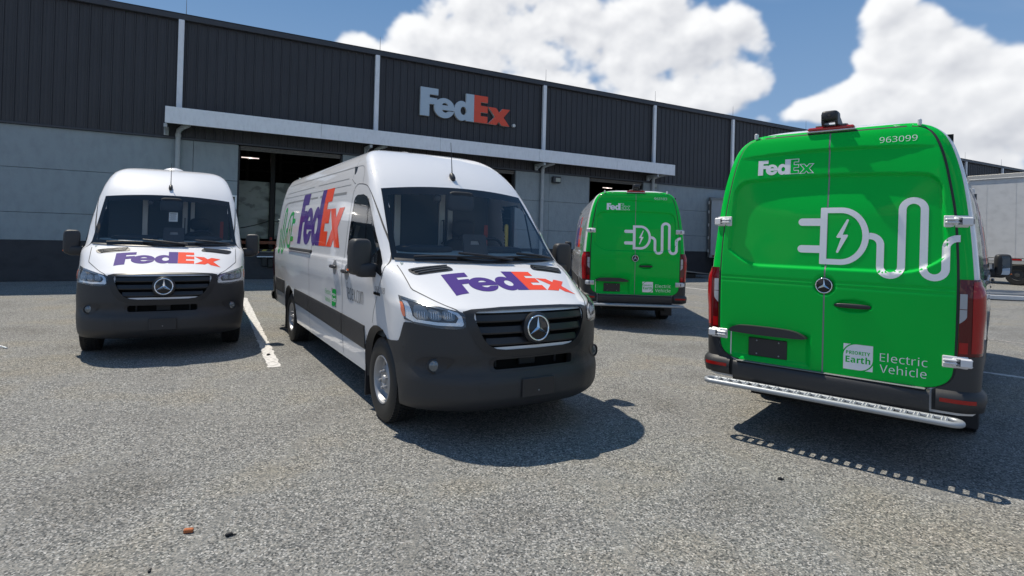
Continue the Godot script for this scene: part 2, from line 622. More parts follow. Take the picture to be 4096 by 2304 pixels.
func drape(mb: MB, pieces: Array, t: Transform2D, cell: float, f: Callable, hint: Vector3) -> void:
	for p0 in pieces:
		var p: PackedVector2Array = t * p0
		var lo := Vector2(1e9, 1e9)
		var hi := -lo
		for q in p:
			lo = lo.min(q)
			hi = hi.max(q)
		var nx := maxi(1, ceili((hi.x - lo.x) / cell))
		var ny := maxi(1, ceili((hi.y - lo.y) / cell))
		for j in ny:
			for i in nx:
				var parts: Array = [p]
				if nx * ny > 1:
					parts = Geometry2D.intersect_polygons(p, rect(lerpf(lo.x, hi.x, float(i) / nx), lerpf(lo.y, hi.y, float(j) / ny), lerpf(lo.x, hi.x, float(i + 1) / nx), lerpf(lo.y, hi.y, float(j + 1) / ny)))
				for c in parts:
					var ix := Geometry2D.triangulate_polygon(c)
					for k in ix.size() / 3:
						mb.htri(f.call(c[ix[k * 3]].x, c[ix[k * 3]].y), f.call(c[ix[k * 3 + 1]].x, c[ix[k * 3 + 1]].y), f.call(c[ix[k * 3 + 2]].x, c[ix[k * 3 + 2]].y), hint, 0)

func extrude(mb: MB, poly: PackedVector2Array, z0: float, z1: float, xf := Transform3D(), skip_x: Array = [], faces := true) -> void:   # in the XY plane, from z0 to z1
	var c := poly.duplicate()
	if Geometry2D.is_polygon_clockwise(c):
		c.reverse()
	if faces:
		var ix := Geometry2D.triangulate_polygon(c)
		for k in ix.size() / 3:
			var a := c[ix[k * 3]]
			var b := c[ix[k * 3 + 1]]
			var d := c[ix[k * 3 + 2]]
			mb.htri(xf * Vector3(a.x, a.y, z1), xf * Vector3(b.x, b.y, z1), xf * Vector3(d.x, d.y, z1), xf.basis * Vector3(0, 0, z1 - z0), -1)
			mb.htri(xf * Vector3(a.x, a.y, z0), xf * Vector3(b.x, b.y, z0), xf * Vector3(d.x, d.y, z0), xf.basis * Vector3(0, 0, z0 - z1), -1)
	for i in c.size():
		var a := c[i]
		var b := c[(i + 1) % c.size()]
		var inner := false
		for s in skip_x:
			inner = inner or (absf(a.x - s) < 1e-3 and absf(b.x - s) < 1e-3)
		if not inner:
			mb.hquad(xf * Vector3(a.x, a.y, z0), xf * Vector3(b.x, b.y, z0), xf * Vector3(b.x, b.y, z1), xf * Vector3(a.x, a.y, z1), xf.basis * Vector3(b.y - a.y, a.x - b.x, 0), -1)

var text_cache := {}
func text_tris(s: String, bold := false) -> PackedVector2Array:   # triangles of the writing, fitted to the unit square
	var key := s + str(bold)
	if text_cache.has(key):
		return text_cache[key]
	var f := SystemFont.new()
	f.font_names = ["Droid Sans"]
	if bold:
		f.font_weight = 700
	var fv := FontVariation.new()
	fv.base_font = f
	if not bold:
		fv.variation_embolden = -0.30
	var tm := TextMesh.new()
	tm.font = fv
	tm.text = s
	tm.font_size = 64
	tm.pixel_size = 0.01
	tm.depth = 0.0
	tm.curve_step = 1.0
	var arr := tm.surface_get_arrays(0)
	var v: PackedVector3Array = arr[Mesh.ARRAY_VERTEX]
	var ix: Variant = arr[Mesh.ARRAY_INDEX]
	var o := PackedVector2Array()
	if ix == null:
		for p in v:
			o.append(Vector2(p.x, p.y))
	else:
		for k in ix:
			o.append(Vector2(v[k].x, v[k].y))
	var lo := Vector2(1e9, 1e9)
	var hi := -lo
	for p in o:
		lo = lo.min(p)
		hi = hi.max(p)
	for i in o.size():
		o[i] = (o[i] - lo) / (hi - lo)
	text_cache[key] = o
	return o

func drape_text(mb: MB, s: String, x0: float, y0: float, x1: float, y1: float, f: Callable, hint: Vector3, bold := false) -> void:
	var o := text_tris(s, bold)
	for k in o.size() / 3:
		var q: Array = []
		for m in 3:
			q.append(f.call(lerpf(x0, x1, o[k * 3 + m].x), lerpf(y0, y1, o[k * 3 + m].y)))
		mb.htri(q[0], q[1], q[2], hint, 0)

# the five-letter wordmark in units of its cap height
func word_F() -> PackedVector2Array:
	return PackedVector2Array([Vector2(0, 0), Vector2(0.338, 0), Vector2(0.338, 0.435), Vector2(0.60, 0.435), Vector2(0.625, 0.50), Vector2(0.625, 0.66), Vector2(0.338, 0.66), Vector2(0.338, 0.775), Vector2(0.66, 0.775), Vector2(0.66, 1), Vector2(0, 1)])

func word_e() -> PackedVector2Array:
	var o := ellipse(0.905, 0.352, 0.39, 0.357, 56)
	var slot := PackedVector2Array([Vector2(0.819, 0.288), Vector2(0.835, 0.245), Vector2(0.87, 0.212), Vector2(0.939, 0.192), Vector2(0.993, 0.208), Vector2(1.039, 0.245), Vector2(1.10, 0.258), Vector2(1.40, 0.262), Vector2(1.40, 0.288)])
	return Geometry2D.clip_polygons(o, slot)[0]

func word_e_hole() -> PackedVector2Array:
	return ellipse(0.926, 0.456, 0.108, 0.084, 16, 0.0, PI)

func word_d() -> PackedVector2Array:
	return merged([rect(1.742, 0.0, 2.062, 1.0), ellipse(1.577, 0.348, 0.292, 0.36, 56)])[0][0]

func word_d_hole() -> PackedVector2Array:
	return ellipse(1.645, 0.355, 0.116, 0.15, 32)

func word_E() -> PackedVector2Array:
	return PackedVector2Array([Vector2(2.066, 0), Vector2(2.622, 0), Vector2(2.622, 0.254), Vector2(2.338, 0.254), Vector2(2.338, 0.392), Vector2(2.628, 0.392), Vector2(2.628, 0.636), Vector2(2.338, 0.636), Vector2(2.338, 0.764), Vector2(2.622, 0.764), Vector2(2.622, 1), Vector2(2.066, 1)])

func word_x() -> PackedVector2Array:
	return PackedVector2Array([Vector2(2.64, 0.636), Vector2(2.925, 0.30), Vector2(2.64, 0), Vector2(3.0, 0), Vector2(3.104, 0.13), Vector2(3.21, 0), Vector2(3.56, 0), Vector2(3.298, 0.312), Vector2(3.565, 0.636), Vector2(3.24, 0.636), Vector2(3.103, 0.476), Vector2(2.977, 0.636)])

var fed_cache: Array = []
func fed_pieces() -> Array:
	if fed_cache.is_empty():
		var m := merged([word_F(), word_e(), word_d()])
		var holes: Array = m[1]
		holes.append(word_e_hole())
		holes.append(word_d_hole())
		fed_cache = solid(m[0], holes, [0.926, 1.645])
	return fed_cache

# ---------------------------------------------------------------- ground and paint

func ground() -> void:
	var mb := MB.new()
	var f := func(u: float, v: float) -> Vector3: return Vector3(lerpf(-260, 260, u), 0, lerpf(60, -260, v))
	patch(mb, 8, 8, f, Vector3.UP)
	structure("ground", mb.done(), "asphalt")
	# painted stripes: [near end, far end, half width, paint, worn edge]
	line(Vector2(-2.895, -7.05), Vector2(-6.72, -14.35), 0.075, "line_paint")
	line(Vector2(1.20, -14.02), Vector2(4.6, -10.42), 0.05, "line_paint_faded")
	line(Vector2(4.4, -17.1), Vector2(9.5, -10.2), 0.05, "line_paint_faded")
	line(Vector2(6.0, -22.5), Vector2(9.2, -17.1), 0.06, "line_paint")
	line(Vector2(6.2, -8.15), Vector2(9.4, -5.2), 0.06, "line_paint")

func line(a: Vector2, b: Vector2, hw: float, m: String) -> void:
	var mb := MB.new()
	var n := maxi(8, int((b - a).length() / 0.07))
	var rng := RandomNumberGenerator.new()
	rng.seed = int(a.x * 1000) + 5
	var jag := PackedFloat32Array()
	for i in 2 * (n + 1):
		jag.append(rng.randf_range(-0.012, 0.012))
	var side := (b - a).normalized().orthogonal()
	var f := func(u: float, v: float) -> Vector3:
		var i := roundi(u * n)
		var p := a.lerp(b, u) + side * ((v * 2.0 - 1.0) * hw + jag[i * 2 + roundi(v)])
		return Vector3(p.x, 0.004, p.y)
	patch(mb, n, 1, f, Vector3.UP)
	structure("parking_line", mb.done(), m)

# ---------------------------------------------------------------- warehouse (built along its own X; Z points out of the facade)

var WX := Transform3D(Basis(Vector3.UP, deg_to_rad(28.91795)), Vector3(-10.6458, 0, -19.2705))
const DOORS := [[1.17, 4.73], [8.60, 12.25], [16.29, 19.65]]
const POSTS := [-13.4, -7.1, -0.65, 5.92, 13.57, 20.18, 25.96, 32.5, 39.2, 45.9, 52.5, 58.7, 65.2, 71.8]
const SILL := 0.98

func warehouse() -> void:
	var w := thing("warehouse", "long dark ribbed metal warehouse with grey concrete lower wall and loading doors", "warehouse")
	w.transform = WX
	var x0 := -17.0
	var x1 := 78.0
	# the body behind the skin: side, rear and roof slabs, and the inside of the loading bays
	for q in [[Vector3((x0 + x1) / 2, 8.55, -14.2), Vector3(x1 - x0, 0.2, 28.0), "roof"], [Vector3(x0 + 0.1, 4.3, -14.2), Vector3(0.2, 8.3, 28.0), "end_wall"], [Vector3(x1 - 0.1, 4.3, -14.2), Vector3(0.2, 8.3, 28.0), "end_wall"], [Vector3((x0 + x1) / 2, 4.3, -28.3), Vector3(x1 - x0, 8.6, 0.2), "rear_wall"]]:
		part(w, q[2], box_mesh(q[0], q[1]), "metal_trim")
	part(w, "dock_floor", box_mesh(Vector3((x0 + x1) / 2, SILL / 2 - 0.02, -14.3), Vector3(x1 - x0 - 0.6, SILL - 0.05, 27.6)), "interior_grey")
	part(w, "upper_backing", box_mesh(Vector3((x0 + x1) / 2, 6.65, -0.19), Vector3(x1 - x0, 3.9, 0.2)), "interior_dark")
	# concrete panels, split at the posts and at the doors, in three courses over a dark base
	var cuts: Array = [x0, x1]
	for p in POSTS:
		cuts.append(p + 0.45)
	for d in DOORS:
		cuts.append_array(d)
	cuts.sort()
	for i in cuts.size() - 1:
		var a: float = cuts[i]
		var b: float = cuts[i + 1]
		if b - a < 0.02:
			continue
		var open := false
		for d in DOORS:
			open = open or (a > d[0] - 0.01 and b < d[1] + 0.01)
		var g := 0.005
		if open:
			part(w, "base_panel", box_mesh(Vector3((a + b) / 2, (SILL - 0.02) / 2, -0.1), Vector3(b - a - 2 * g, SILL - 0.02, 0.2), 0.006), "base_paint")
			continue
		part(w, "base_panel", box_mesh(Vector3((a + b) / 2, 0.6225, -0.1), Vector3(b - a - 2 * g, 1.245, 0.2), 0.008), "base_paint")
		for r in [[1.25, 2.075], [2.085, 3.415], [3.425, 4.69]]:
			part(w, "concrete_panel", box_mesh(Vector3((a + b) / 2, (r[0] + r[1]) / 2, -0.1), Vector3(b - a - 2 * g, r[1] - r[0], 0.2), 0.008), "concrete_paint")
		part(w, "panel_backing", box_mesh(Vector3((a + b) / 2, 2.345, -0.23), Vector3(b - a, 4.69, 0.05)), "base_paint")
	# ribbed siding, one sheet per rib
	var sheet := siding_sheet()
	var pitch := 0.295
	var k := 0
	var rest := MB.new()
	var x := x0
	while x < x1:
		if x > -7.2 and x < 62.0:
			var o := part(w, "siding_panel", sheet, "metal_siding")
			o.position = Vector3(x, 0, 0)
		else:
			siding_into(rest, x)
		x += pitch
		k += 1
	part(w, "siding_panel", rest.done(), "metal_siding").set_meta("kind", "stuff")
	part(w, "base_flashing", box_mesh(Vector3((x0 + x1) / 2, 4.725, 0.035), Vector3(x1 - x0, 0.07, 0.07), 0.008), "metal_trim")
	part(w, "eave_trim", box_mesh(Vector3((x0 + x1) / 2, 8.735, 0.03), Vector3(x1 - x0, 0.19, 0.26), 0.012), "metal_trim")
	var cap := box_mesh(Vector3((x0 + x1) / 2, 8.838, 0.035), Vector3(x1 - x0, 0.012, 0.28))
	part(w, "eave_cap", cap, "metal_trim")
	for p in POSTS:
		var under: bool = p < -1.0 or p > 20.9
		var y0 := 4.77 if under else 5.62
		part(w, "downspout", box_mesh(Vector3(p, (y0 + 8.64) / 2, 0.12), Vector3(0.17, 8.64 - y0, 0.13), 0.012), "post_metal")
		var mb := MB.new()
		tube(mb, [Vector3(p + 0.12, 8.80, 0.0), Vector3(p + 0.12, 9.42, 0.0)], 0.012, 6, false, true, 0.006)
		part(w, "lightning_rod", mb.done(), "gap_grey")
		if under:
			continue
		var pipe := MB.new()
		tube(pipe, [Vector3(p + 0.30, 5.10, 0.62), Vector3(p + 0.12, 5.03, 0.40), Vector3(p + 0.02, 4.96, 0.20), Vector3(p, 4.86, 0.13), Vector3(p, 4.70, 0.12), Vector3(p, 0.08, 0.12)], 0.078, 14)
		for yy in [4.80, 3.5, 2.1, 0.9]:
			lathe(pipe, [Vector2(0.078, -0.05), Vector2(0.09, -0.045), Vector2(0.09, 0.045), Vector2(0.078, 0.05)], Transform3D(Basis(), Vector3(p, yy, 0.12)), 14, true)
		part(w, "downpipe", pipe.done(), "pipe_paint")
		var br := MB.new()
		box(br, Vector3(p - 0.34, 4.99, 0.45), Vector3(0.10, 0.12, 0.80), 0.01)
		box(br, Vector3(p - 0.34, 4.90, 0.12), Vector3(0.14, 0.26, 0.10), 0.01)
		tube(br, [Vector3(p - 0.34, 4.80, 0.12), Vector3(p - 0.34, 4.98, 0.62)], 0.035, 6)
		part(w, "canopy_bracket", br.done(), "pipe_paint")
	# canopy
	var c0 := -1.01
	var c1 := 20.91
	var joints := [c0, 3.76, 8.3, 12.9, 17.2, c1]
	for i in 5:
		part(w, "canopy_fascia", box_mesh(Vector3((joints[i] + joints[i + 1]) / 2, 5.325, 0.875), Vector3(joints[i + 1] - joints[i] - 0.008, 0.53, 0.05), 0.006), "fascia_metal")
	for q in [c0 + 0.02, c1 - 0.02]:
		part(w, "canopy_end", box_mesh(Vector3(q, 5.33, 0.45), Vector3(0.03, 0.48, 0.78), 0.004), "fascia_metal")
	var top := MB.new()
	top.hquad(Vector3(c0, 5.55, 0.848), Vector3(c1, 5.55, 0.848), Vector3(c1, 5.72, 0.03), Vector3(c0, 5.72, 0.03), Vector3.UP)
	top.hquad(Vector3(c0 + 0.05, 5.13, 0.845), Vector3(c1 - 0.05, 5.13, 0.845), Vector3(c1 - 0.05, 5.17, 0.03), Vector3(c0 + 0.05, 5.17, 0.03), Vector3.DOWN)
	part(w, "canopy_deck", top.done(), "metal_trim")
	# doors: jambs, rolled curtain, sill
	for d in DOORS:
		var m: float = (d[0] + d[1]) / 2
		var wd: float = d[1] - d[0]
		for sx in [d[0] + 0.03, d[1] - 0.03]:
			part(w, "door_jamb", box_mesh(Vector3(sx, 2.82, -0.16), Vector3(0.055, 3.64, 0.24), 0.006), "gap")
		var hd := MB.new()
		for n in 3:
			box(hd, Vector3(m, 4.655 - n * 0.05, -0.10 - 0.012 * n), Vector3(wd - 0.13, 0.046, 0.10), 0.008)
		part(w, "roller_door", hd.done(), "rust_steel")
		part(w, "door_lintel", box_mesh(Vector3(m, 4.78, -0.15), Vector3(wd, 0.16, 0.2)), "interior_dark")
		# dock plate with its striped lip, and bumpers below
		part(w, "dock_plate", box_mesh(Vector3(m, SILL - 0.006, -0.6), Vector3(2.0, 0.028, 1.3), 0.004), "steel_plate")
		part(w, "dock_lip", box_mesh(Vector3(m, 0.80, 0.05), Vector3(2.2, 0.035, 0.16), 0.006), "post_metal")
		var st := MB.new()
		for n in 7:
			var sx: float = m - 0.95 + n * 0.30
			var quad: Array = [Vector3(sx, SILL + 0.012, 0.004), Vector3(sx + 0.14, SILL + 0.012, 0.004), Vector3(sx + 0.20, SILL + 0.075, 0.004), Vector3(sx + 0.06, SILL + 0.075, 0.004)]
			st.hquad(quad[0], quad[1], quad[2], quad[3], Vector3.BACK)
		part(w, "hazard_stripe", st.done(), "hazard_yellow")
		part(w, "hazard_board", box_mesh(Vector3(m, SILL + 0.04, -0.03), Vector3(2.3, 0.09, 0.06)), "hazard_black")
		var bu := MB.new()
		for n in 9:
			box(bu, Vector3(m - 0.85 + n * 0.2, 0.62 - 0.03 * (n % 3), 0.05), Vector3(0.17, 0.32, 0.09), 0.02)
		part(w, "dock_bumper", bu.done(), "tyre")
		# inside: walls of the bay, a post, a rail
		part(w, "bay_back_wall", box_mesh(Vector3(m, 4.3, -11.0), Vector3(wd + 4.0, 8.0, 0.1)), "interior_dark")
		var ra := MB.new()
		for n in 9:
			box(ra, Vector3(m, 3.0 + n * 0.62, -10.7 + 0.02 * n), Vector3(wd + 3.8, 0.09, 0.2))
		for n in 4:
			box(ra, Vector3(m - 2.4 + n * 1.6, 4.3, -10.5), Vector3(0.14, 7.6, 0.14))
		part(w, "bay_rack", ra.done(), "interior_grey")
	# bay one: battered sheets between dark posts
	part(w, "sheet_metal_panel", box_mesh(Vector3(1.86, 2.55, -3.0), Vector3(1.30, 2.3, 0.05), 0.01), "dirty_sheet")
	part(w, "sheet_metal_panel", box_mesh(Vector3(3.50, 2.55, -3.0), Vector3(1.55, 2.3, 0.05), 0.01), "dirty_sheet")
	part(w, "bay_post", box_mesh(Vector3(2.60, 3.2, -2.9), Vector3(0.18, 4.4, 0.18), 0.01), "hazard_black")
	var cable := MB.new()
	var cp: Array = []
	for i in 13:
		var t := i / 12.0
		cp.append(Vector3(lerpf(1.25, 2.55, t), 1.78 + 0.36 * t * t + 0.05 * sin(t * 3.0), -2.93))
	tube(cable, cp, 0.012, 6)
	cp = []
	for i in 13:
		var t := i / 12.0
		cp.append(Vector3(lerpf(2.65, 4.2, t), 2.14 - 0.30 * t, -2.93))
	tube(cable, cp, 0.012, 6)
	part(w, "cable", cable.done(), "hazard_black")
	part(w, "guard_rail", box_mesh(Vector3(2.9, 1.26, -2.2), Vector3(3.3, 0.12, 0.08), 0.01), "orange_bar")
	part(w, "red_latch", box_mesh(Vector3(2.55, 1.42, -2.4), Vector3(0.09, 0.10, 0.05), 0.01), "red_mark")
	part(w, "door_sign", box_mesh(Vector3(1.04, 2.68, 0.012), Vector3(0.24, 0.50, 0.02), 0.004), "post_metal")
	var one := MB.new()
	box(one, Vector3(1.06, 2.70, 0.026), Vector3(0.07, 0.34, 0.006))
	box(one, Vector3(1.02, 2.82, 0.026), Vector3(0.05, 0.05, 0.0052))
	part(w, "door_number", one.done(), "hazard_black")
	part(w, "wall_tag", box_mesh(Vector3(20.42, 4.58, 0.012), Vector3(0.22, 0.30, 0.02), 0.004), "dirty_sheet")

func siding_profile() -> Array:
	return [Vector2(0.0, 0.028), Vector2(0.030, 0.028), Vector2(0.045, 0.0), Vector2(0.110, 0.0), Vector2(0.117, 0.006), Vector2(0.132, 0.006), Vector2(0.139, 0.0), Vector2(0.200, 0.0), Vector2(0.207, 0.006), Vector2(0.222, 0.006), Vector2(0.229, 0.0), Vector2(0.280, 0.0), Vector2(0.2945, 0.0275)]

func siding_into(mb: MB, x: float) -> void:
	var p := siding_profile()
	for i in p.size() - 1:
		var a: Vector2 = p[i]
		var b: Vector2 = p[i + 1]
		mb.hquad(Vector3(x + a.x, 4.74, a.y), Vector3(x + b.x, 4.74, b.y), Vector3(x + b.x, 8.66, b.y), Vector3(x + a.x, 8.66, a.y), Vector3.BACK)

func siding_sheet() -> ArrayMesh:
	var mb := MB.new()
	siding_into(mb, 0.0)
	return mb.done()

func sign_letters() -> void:
	var o := thing("wall_sign", "large raised wordmark in pale grey and orange letters on dark siding above the canopy", "sign")
	o.transform = WX * Transform3D(Basis(), Vector3(7.695, 6.555, 0.0))
	var s := 1.15
	var i := 0
	for g in [[[word_F()], [], [], "sign_face"], [[word_e()], [word_e_hole()], [0.926], "sign_face"], [[word_d()], [word_d_hole()], [1.645], "sign_face"], [[word_E()], [], [], "sign_orange"], [[word_x()], [], [], "sign_orange"]]:
		var mb := MB.new()
		var face := MB.new()
		var cuts: Array = []
		for c in g[2]:
			cuts.append(c * s)
		for p in solid(g[0], g[1], g[2]):
			var q: PackedVector2Array = Transform2D(0, Vector2(s, s), 0, Vector2.ZERO) * p
			extrude(mb, q, 0.034, 0.150 + 0.002 * i, Transform3D(), cuts, false)
			var ix := Geometry2D.triangulate_polygon(q)
			for k in ix.size() / 3:
				face.htri(Vector3(q[ix[k * 3]].x, q[ix[k * 3]].y, 0.150 + 0.002 * i), Vector3(q[ix[k * 3 + 1]].x, q[ix[k * 3 + 1]].y, 0.150 + 0.002 * i), Vector3(q[ix[k * 3 + 2]].x, q[ix[k * 3 + 2]].y, 0.150 + 0.002 * i), Vector3.BACK, -1)
		var l := part(o, "letter", face.done(), g[3])
		part(l, "letter_side", mb.done(), "sign_return")
		i += 1
	var dot := MB.new()
	lathe(dot, [Vector2(0.0, 0.034), Vector2(0.075, 0.034), Vector2(0.075, 0.14), Vector2(0.07, 0.15), Vector2(0.0, 0.15)], Transform3D(Basis(Vector3.RIGHT, PI / 2), Vector3(4.33, 0.08, 0)), 20, true)
	part(o, "registered_dot", dot.done(), "sign_return")

func bay_things() -> void:
	# two tube lamps far inside, one wall lamp outside
	var spots := [[Vector3(1.97, 4.98, -6.0), "glowing tube lamp hanging inside the left loading bay"], [Vector3(22.1, 4.97, -6.0), "glowing tube lamp seen through the loading door behind the far green van"]]
	for s in spots:
		var o := thing("tube_light", s[1], "lamp", "tube lamps inside the loading bays")
		o.transform = WX * Transform3D(Basis(), s[0])
		part(o, "lamp_tray", box_mesh(Vector3(0, 0.05, 0), Vector3(0.80, 0.04, 0.14), 0.006), "interior_grey")
		var mb := MB.new()
		tube(mb, [Vector3(-0.36, 0, 0), Vector3(0.36, 0, 0)], 0.020, 8)
		part(o, "tube_lamp", mb.done(), "lamp_glow")
		var lamp := OmniLight3D.new()
		lamp.name = "tube_glow"
		lamp.light_energy = 0.05
		lamp.light_color = Color(1.0, 0.93, 0.9)
		lamp.omni_range = 14.0
		lamp.omni_attenuation = 2.0
		lamp.light_size = 0.05
		lamp.shadow_enabled = true
		lamp.position = Vector3(0, -0.05, 0)
		o.add_child(lamp)
	var l := thing("wall_lamp", "small dark floodlight on grey wall right of the middle downpipe", "lamp")
	l.transform = WX * Transform3D(Basis(), Vector3(14.32, 4.42, 0.0))
	part(l, "lamp_body", box_mesh(Vector3(0, 0, 0.12), Vector3(0.42, 0.30, 0.22), 0.03), "metal_trim")
	part(l, "lamp_lens", box_mesh(Vector3(0.03, -0.01, 0.234), Vector3(0.26, 0.18, 0.012), 0.004), "dirty_sheet")
	# a box trailer backed into the hidden middle bay, glimpsed through the cab of the centre van
	var t := thing("box_trailer", "pale trailer front standing inside the middle bay, glimpsed through the centre van", "trailer")
	t.transform = WX * Transform3D(Basis(), Vector3(10.9, 0, -0.9))
	part(t, "box_body", box_mesh(Vector3(0.0, 2.68, -3.0), Vector3(2.5, 2.9, 6.0), 0.03), "trailer_white")
	var tx := MB.new()
	drape_text(tx, "3530 FX", 0.10, 3.28, 0.98, 3.46, func(x: float, y: float) -> Vector3: return Vector3(x, y, 0.012), Vector3.BACK, true)
	part(t, "trailer_number", tx.done(), "ink")
	part(t, "number_plate", box_mesh(Vector3(0.54, 3.37, 0.003), Vector3(1.0, 0.26, 0.012)), "gap_grey")
	part(t, "dark_panel", box_mesh(Vector3(0.35, 2.55, 0.003), Vector3(0.55, 0.60, 0.012)), "gap_grey")
	var b := thing("bollard", "yellow bollard before the pale trailer, glimpsed through the centre van", "bollard")
	b.transform = WX * Transform3D(Basis(), Vector3(12.05, SILL, -0.35))
	var bm := MB.new()
	lathe(bm, [Vector2(0.09, -0.9), Vector2(0.09, 1.25), Vector2(0.07, 1.31), Vector2(0.0, 1.33)], Transform3D(), 16, true)
	part(b, "post", bm.done(), "bollard_yellow")

# ---------------------------------------------------------------- trailers at the right

func trailers() -> void:
	var t := thing("semi_trailer", "white semi trailer with purple panel backed to the building behind the right van", "trailer")
	t.transform = WX * Transform3D(Basis(), Vector3(24.2, 0, 0.12))
	part(t, "box_body", box_mesh(Vector3(1.30, 2.60, 5.6), Vector3(2.56, 3.06, 10.9), 0.03), "trailer_white")
	part(t, "top_rail", box_mesh(Vector3(-0.004, 4.08, 5.6), Vector3(0.03, 0.12, 10.9), 0.005), "trailer_rail")
	part(t, "rear_frame", box_mesh(Vector3(1.30, 2.58, 0.06), Vector3(2.64, 3.24, 0.10), 0.01), "rust_steel")
	part(t, "bottom_rail", box_mesh(Vector3(-0.006, 1.02, 5.6), Vector3(0.04, 0.16, 10.9), 0.005), "trailer_rail")
	part(t, "purple_panel", box_mesh(Vector3(-0.018, 2.80, 3.3), Vector3(0.006, 2.1, 4.2)), "trailer_purple")
	var wm := MB.new()
	var f := func(z: float, y: float) -> Vector3: return Vector3(-0.0235, y, z)
	drape(wm, [word_F()], Transform2D(Vector2(1.0, 0), Vector2(0, 1.0), Vector2(2.1, 2.2)), 5.0, f, Vector3.LEFT)
	part(t, "panel_letter", wm.done(), "film_white")
	for z in [0.45, 1.25]:
		part(t, "marker", box_mesh(Vector3(-0.03, 1.03, z), Vector3(0.006, 0.08, 0.18)), "reflector_red")
	var hg := MB.new()
	for y in [1.3, 2.0, 2.7, 3.4, 3.9]:
		box(hg, Vector3(-0.04, y, 0.06), Vector3(0.05, 0.16, 0.08), 0.008)
	part(t, "hinge", hg.done(), "trailer_rail")
	for z in [2.4, 3.6]:
		for x in [0.2, 2.4]:
			wheel_at(t, Vector3(x, 0.52, z), 0.52, 0.28)
	var lg := MB.new()
	box(lg, Vector3(0.25, 0.55, 0.45), Vector3(0.1, 0.8, 0.1), 0.01)
	part(t, "rear_guard", lg.done(), "trailer_rail")

	var u := thing("semi_trailer", "tall plain white semi trailer with riveted side at the right edge", "trailer")
	u.transform = WX * Transform3D(Basis(), Vector3(36.0, 0, 3.5))
	part(u, "box_body", box_mesh(Vector3(1.30, 3.50, 7.0), Vector3(2.56, 4.30, 14.0), 0.03), "trailer_white")
	part(u, "top_rail", box_mesh(Vector3(-0.004, 5.53, 7.0), Vector3(0.05, 0.26, 14.0), 0.012), "trailer_rail")
	part(u, "top_rail", box_mesh(Vector3(-0.012, 5.44, 7.0), Vector3(0.05, 0.05, 14.0), 0.012), "trailer_white")
	part(u, "bottom_rail", box_mesh(Vector3(-0.006, 1.19, 7.0), Vector3(0.05, 0.26, 14.0), 0.008), "trailer_rail")
	for i in 14:
		var tape := "reflector_red" if i % 3 == 2 else "trailer_white" if i % 3 == 0 else "gap_grey"
		part(u, "marker_tape", box_mesh(Vector3(-0.034, 1.285, 3.1 + i * 0.52), Vector3(0.006, 0.09, 0.5)), tape)
	var rv := MB.new()
	for i in 9:
		for k in 42:
			box(rv, Vector3(0.014, 1.42 + k * 0.094, 2.0 + i * 1.22), Vector3(0.014, 0.016, 0.016))
	part(u, "rivet_row", rv.done(), "trailer_rail").set_meta("kind", "stuff")
	part(u, "side_skirt", box_mesh(Vector3(0.08, 0.64, 2.6), Vector3(0.04, 0.80, 4.2), 0.01), "trailer_white")
	for z in [5.75, 7.0]:
		for x in [0.22, 2.38]:
			wheel_at(u, Vector3(x, 0.53, z), 0.53, 0.30)
	part(u, "axle_frame", box_mesh(Vector3(1.3, 0.86, 6.3), Vector3(2.0, 0.35, 2.4), 0.03), "hazard_black")

func wheel_at(t: Node3D, c: Vector3, r: float, wd: float) -> void:
	var mb := MB.new()
	var xf := Transform3D(Basis(Vector3.BACK, PI / 2), c)
	lathe(mb, [Vector2(r * 0.55, -wd / 2), Vector2(r * 0.9, -wd / 2), Vector2(r, -wd / 2 + 0.04), Vector2(r, wd / 2 - 0.04), Vector2(r * 0.9, wd / 2), Vector2(r * 0.55, wd / 2)], xf, 28, true)
	var ty := part(t, "wheel", mb.done(), "tyre")
	var rm := MB.new()
	for s in [-1.0, 1.0]:
		var b := Transform3D(Basis(Vector3.BACK, PI / 2 * s), c)
		lathe(rm, [Vector2(r * 0.56, wd / 2 - 0.01), Vector2(r * 0.5, wd / 2 - 0.07), Vector2(r * 0.25, wd / 2 - 0.06), Vector2(r * 0.22, wd / 2), Vector2(0, wd / 2 + 0.01)], b, 20, true)
	part(ty, "rim", rm.done(), "interior_grey")

# ---------------------------------------------------------------- small things in the yard

